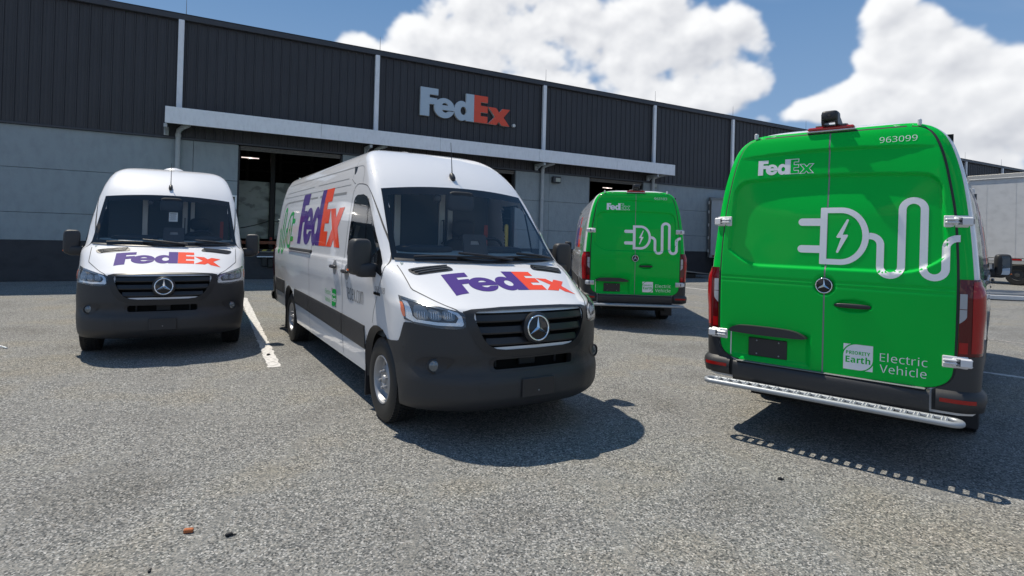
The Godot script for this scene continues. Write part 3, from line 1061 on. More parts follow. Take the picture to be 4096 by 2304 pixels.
func yard_things() -> void:
	var b := thing("brick_fragment", "small orange brick fragment lying on the open asphalt in front", "brick")
	b.position = Vector3(-1.74, 0, -3.15)
	b.rotation.y = 0.25
	part(b, "fragment", box_mesh(Vector3(0, 0.011, 0), Vector3(0.048, 0.022, 0.026), 0.004), "brick_clay")
	for s in [[Vector3(-1.505, 0, -3.125), "black rubber scrap on the asphalt right of the brick fragment", 0.6, 0.020], [Vector3(-3.26, 0, -7.72), "tiny black scrap on asphalt right of the white parking line end", 1.4, 0.028], [Vector3(1.95, 0, -4.07), "round black stone lying in the shadow of the right step", 0.3, 0.018], [Vector3(-1.72, 0, -2.78), "black pebble nearest the bottom edge of the yard", 2.0, 0.012]]:
		var o := thing("debris", s[1], "debris")
		o.position = s[0]
		o.rotation.y = s[2]
		var mb := MB.new()
		blob(mb, Vector3(0, s[3] * 0.45, 0), Vector3(s[3], s[3] * 0.5, s[3] * 0.55), 0.7, Transform3D(), 10, 6)
		tube(mb, [Vector3(s[3] * 0.6, 0.004, 0.0), Vector3(s[3] * 1.7, 0.004, s[3] * 0.3)], 0.005, 5)
		part(o, "scrap", mb.done(), "debris_black")
	var w := thing("paper_scrap", "white torn scrap lying at the left edge of the yard", "litter")
	w.position = Vector3(-6.95, 0, -7.75)
	var wm := MB.new()
	tube(wm, [Vector3(-0.16, 0.012, 0.03), Vector3(-0.05, 0.03, -0.02), Vector3(0.06, 0.02, 0.0), Vector3(0.17, 0.012, 0.05)], 0.012, 6)
	part(w, "scrap", wm.done(), "paper")
	var r := thing("dock_ramp", "low steel ramp plate lying before the dark wall beside the far green van", "ramp")
	r.transform = WX * Transform3D(Basis(), Vector3(21.1, 0, 1.55))
	var rm := MB.new()
	extrude(rm, PackedVector2Array([Vector2(-1.3, 0.42), Vector2(0.9, 0.22), Vector2(1.05, 0.22), Vector2(1.05, 0.17), Vector2(-1.3, 0.36)]), -0.8, 0.8)
	part(r, "plate", rm.done(), "steel_plate")
	part(r, "stand", box_mesh(Vector3(-0.4, 0.12, 0), Vector3(1.0, 0.24, 1.2), 0.02), "hazard_black")
	var p := thing("steel_plate", "low silvery steel plate on dark blocks in front of the right trailer", "plate")
	p.transform = Transform3D(Basis(Vector3.UP, deg_to_rad(-13.0)), Vector3(18.4, 0, -20.3))
	part(p, "plate", box_mesh(Vector3(0.4, 0.20, 0.0), Vector3(6.5, 0.06, 2.2), 0.02), "steel_plate")
	part(p, "front_edge", box_mesh(Vector3(0.4, 0.10, 1.12), Vector3(6.5, 0.16, 0.06), 0.02), "trailer_white")
	part(p, "block", box_mesh(Vector3(0.4, 0.08, 0.0), Vector3(6.0, 0.16, 1.8), 0.02), "hazard_black")

# ---------------------------------------------------------------- the van's shape. Own axes: X to its left, Y up, Z forward, origin on the ground between the axles

func dense(keys: Array, step: float, n: int) -> PackedFloat32Array:   # monotone cubic through [at, value] pairs
	var m := keys.size()
	var d := PackedFloat32Array()
	for i in m - 1:
		d.append((keys[i + 1][1] - keys[i][1]) / (keys[i + 1][0] - keys[i][0]))
	var s := PackedFloat32Array()
	for i in m:
		if i == 0:
			s.append(d[0])
		elif i == m - 1:
			s.append(d[m - 2])
		elif d[i - 1] * d[i] <= 0.0:
			s.append(0.0)
		else:
			var h0: float = keys[i][0] - keys[i - 1][0]
			var h1: float = keys[i + 1][0] - keys[i][0]
			s.append(3.0 * (h0 + h1) / ((2.0 * h1 + h0) / d[i - 1] + (h1 + 2.0 * h0) / d[i]))
	var o := PackedFloat32Array()
	var k := 0
	for i in n:
		var x := i * step
		while k < m - 2 and x > keys[k + 1][0]:
			k += 1
		var h: float = keys[k + 1][0] - keys[k][0]
		var t := clampf((x - keys[k][0]) / h, 0.0, 1.0)
		o.append((2 * t * t * t - 3 * t * t + 1) * keys[k][1] + (t * t * t - 2 * t * t + t) * h * s[k] + (3 * t * t - 2 * t * t * t) * keys[k + 1][1] + (t * t * t - t * t) * h * s[k + 1])
	return o

func look(t: PackedFloat32Array, x: float) -> float:
	var f := clampf(x * 200.0, 0.0, t.size() - 1.001)
	var i := int(f)
	return lerpf(t[i], t[i + 1], f - i)

func tables() -> void:
	tW = dense([[0.0, 0.90], [0.2, 0.93], [0.36, 0.955], [0.55, 0.975], [0.75, 0.985], [0.95, 0.989], [1.08, 0.994], [1.22, 1.004], [1.33, 1.002], [1.385, 0.995], [1.41, 0.980], [1.5, 0.972], [1.76, 0.948], [1.95, 0.924], [2.1, 0.902], [2.23, 0.877], [2.35, 0.847], [2.45, 0.814], [2.53, 0.775], [2.585, 0.725], [2.625, 0.66], [2.655, 0.56], [2.672, 0.43], [2.684, 0.25], [2.69, 0.0]], 0.005, 560)
	tF = dense([[0.0, 2.85], [0.20, 2.95], [0.27, 3.10], [0.33, 3.205], [0.40, 3.243], [0.50, 3.249], [0.535, 3.243], [0.60, 3.212], [0.65, 3.199], [0.75, 3.21], [0.93, 3.205], [1.05, 3.175], [1.085, 3.15], [1.105, 3.115], [1.13, 3.055], [1.20, 2.90], [1.30, 2.67], [1.38, 2.48], [1.415, 2.395], [1.46, 2.335], [1.80, 2.005], [2.19, 1.625], [2.31, 1.48], [2.45, 1.265], [2.55, 1.07], [2.62, 0.88], [2.66, 0.68], [2.68, 0.46], [2.69, 0.2]], 0.005, 560)
	tR = dense([[0.0, -3.78], [0.6, -3.81], [1.3, -3.805], [1.9, -3.775], [2.3, -3.748], [2.55, -3.712], [2.62, -3.685], [2.655, -3.64], [2.675, -3.57], [2.69, -3.42]], 0.005, 560)
	tG = dense([[0.0, 0.5], [0.645, 0.64], [0.66, 0.72], [0.685, 0.775], [0.72, 0.815], [0.77, 0.838], [0.85, 0.846], [1.4, 0.854], [1.87, 0.834], [2.2, 0.787], [2.35, 0.757], [2.47, 0.72], [2.54, 0.685], [2.58, 0.645], [2.605, 0.575], [2.612, 0.50], [2.75, 0.4]], 0.005, 560)
	bN = dense([[0.0, 0.0], [0.3, 0.012], [0.5, 0.048], [0.6, 0.095], [0.7, 0.158], [0.82, 0.262], [0.9, 0.365], [0.95, 0.465], [1.0, 0.64], [1.06, 0.95]], 0.005, 214)
	bS = dense([[0.0, 0.0], [0.3, 0.014], [0.5, 0.042], [0.7, 0.090], [0.85, 0.145], [0.9, 0.175], [0.95, 0.215], [1.06, 0.33]], 0.005, 214)

func Wz(y: float, z: float) -> float:
	var b := 0.0
	if y < 1.4:
		var v := exp(-pow((y - 0.84) / 0.24, 2.0))
		b = 0.016 * v * (exp(-pow((z + ARCH_Z) / 0.56, 2.0)) + exp(-pow((z - ARCH_Z) / 0.50, 2.0)))
	return look(tW, y) + b

func Fz(x: float, y: float) -> float:
	var a := absf(x)
	return look(tF, y) - lerpf(look(bN, a), look(bS, a), smoothstep(1.09, 1.42, y))

func Rz(x: float, y: float) -> float:
	return look(tR, y) - 0.028 * (1.0 - minf(1.2, x * x / 0.8))

func smax(a: float, b: float, k: float) -> float:
	var h := maxf(k - absf(a - b), 0.0) / k
	return maxf(a, b) + h * h * k * 0.25

func hull(x: float, y: float, z: float) -> float:
	var kf := lerpf(0.11, 0.055, smoothstep(1.0, 1.45, y))
	return smax(smax(x - Wz(y, z), z - Fz(x, y), kf), Rz(x, y) - z, 0.15)

func cast(z0: float, dx: float, dz: float, y: float) -> Vector3:   # from the spine outwards, at one height, x >= 0
	var a := 0.0
	var b := 1.35 if absf(dz) < 1e-6 else 4.3
	var fa := hull(0.0, y, z0)
	var fb := hull(dx * b, y, z0 + dz * b)
	var s := 0.0
	var side := 0
	for i in 26:
		s = (fa * b - fb * a) / (fa - fb) if i % 5 != 4 else (a + b) * 0.5
		var f := hull(dx * s, y, z0 + dz * s)
		if absf(f) < 0.0002:
			break
		if f > 0.0:
			b = s
			fb = f
			if side == 1:
				fa *= 0.5
			side = 1
		else:
			a = s
			fa = f
			if side == -1:
				fb *= 0.5
			side = -1
	return Vector3(dx * s, y, z0 + dz * s)

func nose(a: float, y: float) -> Vector3:
	return cast(look(tF, y) - 0.9, sin(a), cos(a), y)

func tail(a: float, y: float) -> Vector3:   # a = 0 straight back, PI/2 sideways
	return cast(-3.3, sin(a), -cos(a), y)

func front_hit(x: float, y: float) -> Vector3:   # forward from inside at one x and height
	var ax := absf(x)
	var a := 0.2
	var b := 3.4
	for i in 20:
		var m := (a + b) * 0.5
		if hull(ax, y, m) > 0.0:
			b = m
		else:
			a = m
	return Vector3(x, y, a)

func lift(p: Vector3, d: float) -> Vector3:   # moved off the skin by d
	var s := signf(p.x) if absf(p.x) > 1e-6 else 1.0
	var x := absf(p.x)
	var e := 0.004
	var n := Vector3(hull(x + e, p.y, p.z) - hull(x - e, p.y, p.z), hull(x, p.y + e, p.z) - hull(x, p.y - e, p.z), hull(x, p.y, p.z + e) - hull(x, p.y, p.z - e)).normalized()
	return p + Vector3(n.x * s, n.y, n.z) * d

func on_front(d: float) -> Callable:
	return func(x: float, y: float) -> Vector3: return lift(front_hit(x, y), d)

func on_side(s: float, d: float) -> Callable:   # (z, y) on the flank
	return func(z: float, y: float) -> Vector3:
		var p := cast(z, 1.0, 0.0, y)
		return Vector3(s * (p.x + d), y, z)

func on_hood(d: float) -> Callable:   # (x, z) on the bonnet
	return func(x: float, z: float) -> Vector3:
		var a := 1.06
		var b := 1.46
		for i in 18:
			var m := (a + b) * 0.5
			if Fz(x, m) > z:
				a = m
			else:
				b = m
		return Vector3(x, a + d * 0.93, z + d * 0.37)

# rear doors
func door_z(x: float, y: float) -> float:
	var ax := absf(x)
	var z := Rz(x, y) - 0.012
	# brow: everything under it is set in
	var yc := 2.475 - 0.030 * pow(ax / 0.72, 2.0)
	var brow := 0.024 * maxf(0.0, 1.0 - pow(ax / 0.73, 2.0)) * smoothstep(0.0, 0.012, yc - y) * smoothstep(1.9, 2.25, y)
	# window blank
	var yt := 2.262 - 0.024 * pow(ax / 0.66, 2.0)
	var dx := lerpf(0.793, 0.752, clampf((y - 1.65) / 0.52, 0.0, 1.0)) - ax
	var yb := 1.484 + 1.62 * pow(maxf(0.0, ax - 0.50), 2.0)
	var d := minf(yt - y, dx)
	if yt - y < 0.12 and dx < 0.12:
		d = 0.12 - Vector2(0.12 - (yt - y), 0.12 - dx).length()
	d = minf(d, y - yb)
	var pane := 0.026 * smoothstep(0.0, 0.014, d)
	# grooves under the blank
	var gr := 0.0
	for gy in [1.380, 1.347]:
		gr += 0.003 * exp(-pow((y - gy) / 0.006, 2.0))
	# number plate recess, on the left door only
	var pl := 0.0
	if x > 0.0:
		var e := minf(minf(x - 0.085, 0.775 - x), minf(0.948 - y, y - 0.655))
		pl = 0.026 * smoothstep(0.0, 0.05, e)
	else:
		var q := sqrt(pow((x + 0.205) / 0.135, 2.0) + pow((y - 1.204) / 0.052, 2.0))
		pl = 0.024 * smoothstep(1.0, 0.72, q)
	var bz := sqrt(x * x + pow(y - 1.352, 2.0))
	return z + brow + pane + gr + pl + 0.010 * smoothstep(0.085, 0.070, bz)

func on_rear(d: float) -> Callable:   # (to the right as seen from behind, y)
	return func(p: float, y: float) -> Vector3: return Vector3(-p, y, door_z(-p, y) - d)

func side_window() -> PackedVector2Array:
	return PackedVector2Array([Vector2(0.985, 1.47), Vector2(1.00, 1.44), Vector2(1.30, 1.425), Vector2(1.66, 1.41), Vector2(1.90, 1.365), Vector2(2.10, 1.325), Vector2(2.215, 1.30), Vector2(2.235, 1.325), Vector2(2.13, 1.43), Vector2(1.93, 1.63), Vector2(1.72, 1.84), Vector2(1.555, 1.985), Vector2(1.44, 2.055), Vector2(1.30, 2.085), Vector2(1.08, 2.09), Vector2(1.01, 2.07), Vector2(0.985, 2.03)])

func inset(p: PackedVector2Array, d: float) -> PackedVector2Array:
	var o := PackedVector2Array()
	var n := p.size()
	var s := -1.0 if Geometry2D.is_polygon_clockwise(p) else 1.0
	for i in n:
		var a := (p[i] - p[(i + n - 1) % n]).normalized()
		var b := (p[(i + 1) % n] - p[i]).normalized()
		var na := Vector2(-a.y, a.x) * s
		var nb := Vector2(-b.y, b.x) * s
		var m := (na + nb) * 0.5
		o.append(p[i] + m * d / maxf(0.35, m.length_squared()))
	return o

func door_outline() -> PackedVector2Array:   # front door, (z, y)
	return PackedVector2Array([Vector2(0.895, 0.40), Vector2(1.72, 0.40), Vector2(1.745, 0.60), Vector2(1.90, 0.80), Vector2(2.0, 0.86), Vector2(2.03, 1.0), Vector2(2.20, 1.24), Vector2(2.235, 1.33), Vector2(2.16, 1.46), Vector2(1.92, 1.71), Vector2(1.58, 2.04), Vector2(1.44, 2.13), Vector2(1.25, 2.185), Vector2(0.895, 2.20)])

func slide_outline() -> PackedVector2Array:
	return PackedVector2Array([Vector2(-0.78, 0.40), Vector2(0.885, 0.40), Vector2(0.885, 2.20), Vector2(-0.78, 2.20)])

func ws_half(y: float) -> float:
	return lerpf(0.892, 0.815, (y - 1.442) / (2.136 - 1.442))

func ws_point(u: float, v: float, d: float) -> Vector3:   # u -1..1 across, v 0..1 up the windscreen
	var x := u * lerpf(0.893, 0.812, v)
	var yb := 1.424 + 0.026 * u * u
	var yt := 2.185 - 0.050 * u * u
	return lift(front_hit(x, lerpf(yb, yt, v)), d)

# ---------------------------------------------------------------- the body shell, cut into panels

func shell(van: Node3D) -> void:
	var ys: Array = []
	for q in [[0.30, 1.08, 0.045], [1.085, 1.445, 0.0125], [1.46, 2.18, 0.04], [2.20, 2.60, 0.02], [2.612, 2.686, 0.0082]]:
		var y: float = q[0]
		while y < q[1] + 1e-4:
			ys.append(y)
			y += q[2]
	var cols: Array = []
	for i in 34:
		cols.append([0, PI * 0.5 * pow(i / 34.0, 0.92)])
	for i in 116:
		cols.append([1, i / 116.0])
	for i in 19:
		cols.append([2, PI * 0.5 * (1.0 - pow(i / 18.0, 1.0))])
	var nc := cols.size()
	var pts := PackedVector3Array()
	for y in ys:
		var zc: float = look(tF, y) - 0.9
		for c in cols:
			if c[0] == 0:
				pts.append(nose(c[1], y))
			elif c[0] == 1:
				pts.append(cast(lerpf(zc, -3.3, c[1]), 1.0, 0.0, y))
			else:
				pts.append(tail(c[1], y))
	# pull the edge of the wheel openings onto true circles
	var inside := PackedByteArray()
	inside.resize(pts.size())
	for i in pts.size():
		var p := pts[i]
		if p.x > 0.6 and p.y < 1.0:
			for s in [1.0, -1.0]:
				var q := Vector2(p.z - s * ARCH_Z, p.y - ARCH_Y)
				if q.length() < ARCH_R:
					inside[i] = 1
					if q.length() > 0.02:
						q = q.normalized() * ARCH_R
						var z: float = q.x + s * ARCH_Z
						var y := q.y + ARCH_Y
						if z < 2.45:
							pts[i] = Vector3(cast(z, 1.0, 0.0, maxf(0.3, y)).x, y, z)
						else:
							pts[i] = Vector3(p.x, y, z)
	var win := inset(side_window(), 0.022)
	var dr := door_outline()
	var sl := slide_outline()
	var mbs := {}
	for j in ys.size() - 1:
		for i in nc - 1:
			var o := j * nc + i
			var ids := [o, o + 1, o + nc + 1, o + nc]
			var n_in := 0
			for k in ids:
				n_in += inside[k]
			if n_in >= 3:
				continue
			var c := (pts[ids[0]] + pts[ids[1]] + pts[ids[2]] + pts[ids[3]]) * 0.25
			var key := "body"
			if c.z < -3.45 and c.y > 0.66 and c.y < 2.59 and c.x < look(tG, c.y) - 0.045:
				continue
			if c.y < 0.345 or (c.z < -2.6 and c.y < 0.50):
				continue
			var zy := Vector2(c.z, c.y)
			if c.y > 1.46 and c.y < 2.125 and c.z > Fz(c.x, c.y) - 0.02 and c.x < ws_half(c.y) - 0.03:
				continue
			if c.x > 0.6 and c.z > 0.8 and Geometry2D.is_point_in_polygon(zy, win):
				continue
			if c.z > 2.85 and ((c.x < 0.52 and c.y > 0.785 and c.y < 1.06) or (c.x < 0.40 and c.y > 0.61 and c.y < 0.70)):
				continue
			if c.y > 1.06 and c.y < 1.42 and c.x < 0.86 - 0.0 and c.z > 2.2 and c.x < hood_edge(c.z):
				key = "hood"
			elif c.x > 0.75 and Geometry2D.is_point_in_polygon(zy, dr):
				key = "front_door"
			elif c.x > 0.75 and Geometry2D.is_point_in_polygon(zy, sl):
				key = "sliding_door"
			elif c.y > 2.45:
				key = "roof"
			for s in [1.0, -1.0]:
				var k2 := key
				if key == "front_door":
					k2 = "front_door+" if s > 0 else "front_door-"
				elif key == "sliding_door" and s > 0:
					k2 = "body"
				if not mbs.has(k2):
					mbs[k2] = MB.new()
				var mb: MB = mbs[k2]
				var q: Array = []
				for k in ids:
					q.append(Vector3(pts[k].x * s, pts[k].y, pts[k].z))
				var hint := Vector3(c.x * s, (c.y - 1.2) * 0.6, clampf(c.z, -4, 4) - clampf(c.z, -2.9, 1.6))
				if c.z > 2.2 and c.y > 1.0:
					hint = Vector3(c.x * s * 0.3, 1.0, 1.0)
				if hint.length() < 0.01:
					hint = Vector3.UP
				mb.hquad(q[0], q[1], q[2], q[3], hint, 0)
	# close the top and the rim of the roof
	var top: MB = mbs["roof"]
	var oj := (ys.size() - 1) * nc
	for i in nc - 1:
		var a := pts[oj + i]
		var b := pts[oj + i + 1]
		top.hquad(a, b, Vector3(-b.x, b.y, b.z), Vector3(-a.x, a.y, a.z), Vector3.UP, 0)
	for k in ["body", "roof", "hood", "front_door+", "front_door-", "sliding_door"]:
		part(van, k.trim_suffix("+").trim_suffix("-"), mbs[k].done(), "white_paint")

func hood_edge(z: float) -> float:
	if z > 2.95:
		return lerpf(0.60, 0.70, clampf((3.1 - z) / 0.15, 0.0, 1.0))
	if z > 2.60:
		return lerpf(0.70, 0.865, (2.95 - z) / 0.35)
	return lerpf(0.865, 0.875, clampf((2.60 - z) / 0.3, 0.0, 1.0))

func ribbon(mb: MB, pts: Array, w: float, f: Callable, hint: Vector3) -> void:   # a narrow strip along a line drawn on a surface
	var n := pts.size()
	var l: Array = []
	var r: Array = []
	for i in n:
		var t: Vector2 = (pts[mini(i + 1, n - 1)] - pts[maxi(i - 1, 0)]).normalized()
		var o := Vector2(-t.y, t.x) * w * 0.5
		l.append(f.call(pts[i].x + o.x, pts[i].y + o.y))
		r.append(f.call(pts[i].x - o.x, pts[i].y - o.y))
	for i in n - 1:
		mb.hquad(r[i], r[i + 1], l[i + 1], l[i], hint, 0)

func fine(pts: Array, step: float, closed := false) -> Array:   # the same line in short steps
	var o: Array = []
	var n := pts.size()
	for i in (n if closed else n - 1):
		var a: Vector2 = pts[i]
		var b: Vector2 = pts[(i + 1) % n]
		var k := maxi(1, ceili((b - a).length() / step))
		for m in k:
			o.append(a.lerp(b, float(m) / k))
	o.append(pts[0] if closed else pts[n - 1])
	return o

func smooth_line(pts: Array, times := 2) -> Array:   # corners cut
	for t in times:
		var o: Array = [pts[0]]
		for i in pts.size() - 1:
			o.append(pts[i].lerp(pts[i + 1], 0.25))
			o.append(pts[i].lerp(pts[i + 1], 0.75))
		o.append(pts[pts.size() - 1])
		pts = o
	return pts

func seams(van: Node3D) -> void:
	for s in [1.0, -1.0]:
		var hint := Vector3(s, 0, 0)
		var mb := MB.new()
		var f := on_side(s, 0.0016)
		ribbon(mb, fine(smooth_line([Vector2(1.70, 0.42), Vector2(1.745, 0.60), Vector2(1.80, 0.72)], 2), 0.05), 0.007, f, hint)
		ribbon(mb, fine(smooth_line([Vector2(2.0, 0.86), Vector2(2.03, 1.0), Vector2(2.20, 1.24), Vector2(2.25, 1.33), Vector2(2.17, 1.46), Vector2(1.93, 1.71), Vector2(1.60, 2.04), Vector2(1.44, 2.15), Vector2(1.25, 2.20), Vector2(0.895, 2.222), Vector2(0.895, 2.0)], 2), 0.05), 0.007, f, hint)
		ribbon(mb, fine([Vector2(0.895, 2.0), Vector2(0.895, 0.38)], 0.05), 0.008, f, hint)
		if s < 0:
			ribbon(mb, fine([Vector2(-0.79, 2.0), Vector2(-0.79, 0.38)], 0.05), 0.007, f, hint)
		ribbon(mb, fine([Vector2(0.70, 2.29), Vector2(0.83, 2.24), Vector2(0.90, 2.222)], 0.05), 0.006, f, hint)
		ribbon(mb, fine([Vector2(0.72, 2.30), Vector2(0.72, 2.60)], 0.05), 0.004, f, hint)
		part(van, "panel_gap", mb.done(), "gap")
		# pressed lines along the upper flank
		var sw := MB.new()
		ribbon(sw, fine([Vector2(-3.5, 2.262), Vector2(0.72, 2.225)], 0.10), 0.008, f, hint)
		ribbon(sw, fine(smooth_line([Vector2(-3.38, 2.47), Vector2(-2.6, 2.475), Vector2(0.66, 2.43)], 1), 0.10), 0.012, f, hint)
		ribbon(sw, fine([Vector2(-3.3, 2.335), Vector2(-1.25, 2.325)], 0.10), 0.010, f, hint)
		ribbon(sw, fine([Vector2(-1.0, 2.325), Vector2(0.56, 2.305)], 0.10), 0.010, f, hint)
		ribbon(sw, fine(smooth_line([Vector2(0.72, 2.43), Vector2(1.0, 2.425), Vector2(1.12, 2.36), Vector2(1.16, 2.25), Vector2(1.18, 2.2)], 2), 0.05), 0.007, f, hint)
		part(van, "pressed_line", sw.done(), "gap_grey")
		# window blank on the flank: a sunk groove above, a ledge of light below
		var gv := MB.new()
		ribbon(gv, fine(smooth_line([Vector2(-3.30, 1.60), Vector2(-3.30, 2.06), Vector2(-3.22, 2.15), Vector2(-3.0, 2.17), Vector2(-0.86, 2.155)], 2), 0.06), 0.022, f, hint)
		ribbon(gv, fine([Vector2(-0.72, 2.155), Vector2(0.60, 2.135)], 0.06), 0.030, f, hint)
		part(van, "pressed_line", gv.done(), "gap_grey")
		if s < 0:
			var rail := MB.new()
			box(rail, Vector3(s * 0.984, 1.425, -1.52), Vector3(0.03, 0.045, 1.56), 0.008)
			part(van, "door_rail", rail.done(), "gap")
			part(van, "door_rail_edge", box_mesh(Vector3(s * 0.998, 1.399, -1.52), Vector3(0.03, 0.010, 1.56), 0.003), "rim_silver")
	# bonnet gap
	var hb := MB.new()
	for s in [1.0, -1.0]:
		var line: Array = []
		for k in 26:
			var z := lerpf(2.26, 3.06, k / 25.0)
			line.append(Vector2(s * hood_edge(z), z))
		ribbon(hb, line, 0.007, on_hood(0.0016), Vector3(0, 1, 0.4))
	part(van, "panel_gap", hb.done(), "gap")

# ---------------------------------------------------------------- glass and cab

func glazing(van: Node3D) -> void:
	var fr := MB.new()
	var f := func(u0: float, u1: float, v0: float, v1: float) -> Callable: return func(u: float, v: float) -> Vector3: return ws_point(lerpf(u0, u1, u), lerpf(v0, v1, v), 0.004)
	patch(fr, 36, 2, f.call(-1.0, 1.0, 0.0, 0.085), Vector3(0, 1, 1))
	patch(fr, 36, 2, f.call(-1.0, 1.0, 0.89, 1.0), Vector3(0, 1, 1))
	patch(fr, 2, 18, f.call(-1.0, -0.945, 0.085, 0.89), Vector3(0, 1, 1))
	patch(fr, 2, 18, f.call(0.945, 1.0, 0.085, 0.89), Vector3(0, 1, 1))
	var ws := part(van, "windscreen", glass_patch(f.call(-0.945, 0.945, 0.085, 0.89), 30, 18, Vector3(0, 1, 1)), "glass")
	part(ws, "black_border", fr.done(), "frit")
	var cw := MB.new()
	patch(cw, 30, 1, func(u: float, v: float) -> Vector3: return ws_point(lerpf(-0.98, 0.98, u), lerpf(-0.010, 0.016, v), 0.010), Vector3(0, 1, 1))
	part(van, "cowl_strip", cw.done(), "black_plastic_fine")
	for w in [[-0.80, 0.24], [0.02, 0.84]]:
		var mb := MB.new()
		var pts: Array = []
		for i in 16:
			var t := i / 15.0
			pts.append(lift(ws_point(lerpf(w[0], w[1], t), 0.028 + 0.045 * sin(t * PI) * (1.0 - t) , 0.0), 0.026))
		tube(mb, pts, 0.009, 6)
		var arm: Array = []
		for i in 10:
			var t := i / 9.0
			arm.append(lift(ws_point(lerpf(lerpf(w[0], w[1], 0.45), w[1] + 0.04, t), lerpf(0.085, 0.005, t), 0.0), 0.036 + 0.012 * sin(t * PI)))
		tube(mb, arm, 0.012, 6)
		part(van, "wiper", mb.done(), "black_plastic_fine")
	for s in [1.0, -1.0]:
		var win := side_window()
		var inn := inset(win, 0.036)
		var door: Node = van.get_node("front_door" if s > 0 else "front_door_001")
		var sf := on_side(s, 0.004)
		var ring := MB.new()
		var n := win.size()
		for i in n:
			var k := 4
			for m in k:
				var a := win[i].lerp(win[(i + 1) % n], float(m) / k)
				var b := win[i].lerp(win[(i + 1) % n], float(m + 1) / k)
				var c := inn[i].lerp(inn[(i + 1) % n], float(m + 1) / k)
				var d := inn[i].lerp(inn[(i + 1) % n], float(m) / k)
				ring.hquad(sf.call(a.x, a.y), sf.call(b.x, b.y), sf.call(c.x, c.y), sf.call(d.x, d.y), Vector3(s, 0, 0), 0)
		ribbon(ring, fine([Vector2(1.50, 2.03), Vector2(1.64, 1.42)], 0.06), 0.030, on_side(s, 0.006), Vector3(s, 0, 0))
		drape(ring, [PackedVector2Array([Vector2(1.72, 1.41), Vector2(1.90, 1.372), Vector2(2.20, 1.31), Vector2(2.225, 1.33), Vector2(2.03, 1.535)])], Transform2D(), 0.08, on_side(s, 0.007), Vector3(s, 0, 0))
		var pane := MB.new()
		drape(pane, [inn], Transform2D(), 0.10, on_side(s, 0.003), Vector3(s, 0, 0))
		var gp := part(door, "window", pane.done(), "glass")
		gp.name = "window"
		part(door, "window_frame", ring.done(), "frit")

func glass_patch(f: Callable, nu: int, nv: int, hint: Vector3) -> ArrayMesh:
	var mb := MB.new()
	patch(mb, nu, nv, f, hint)
	return mb.done()

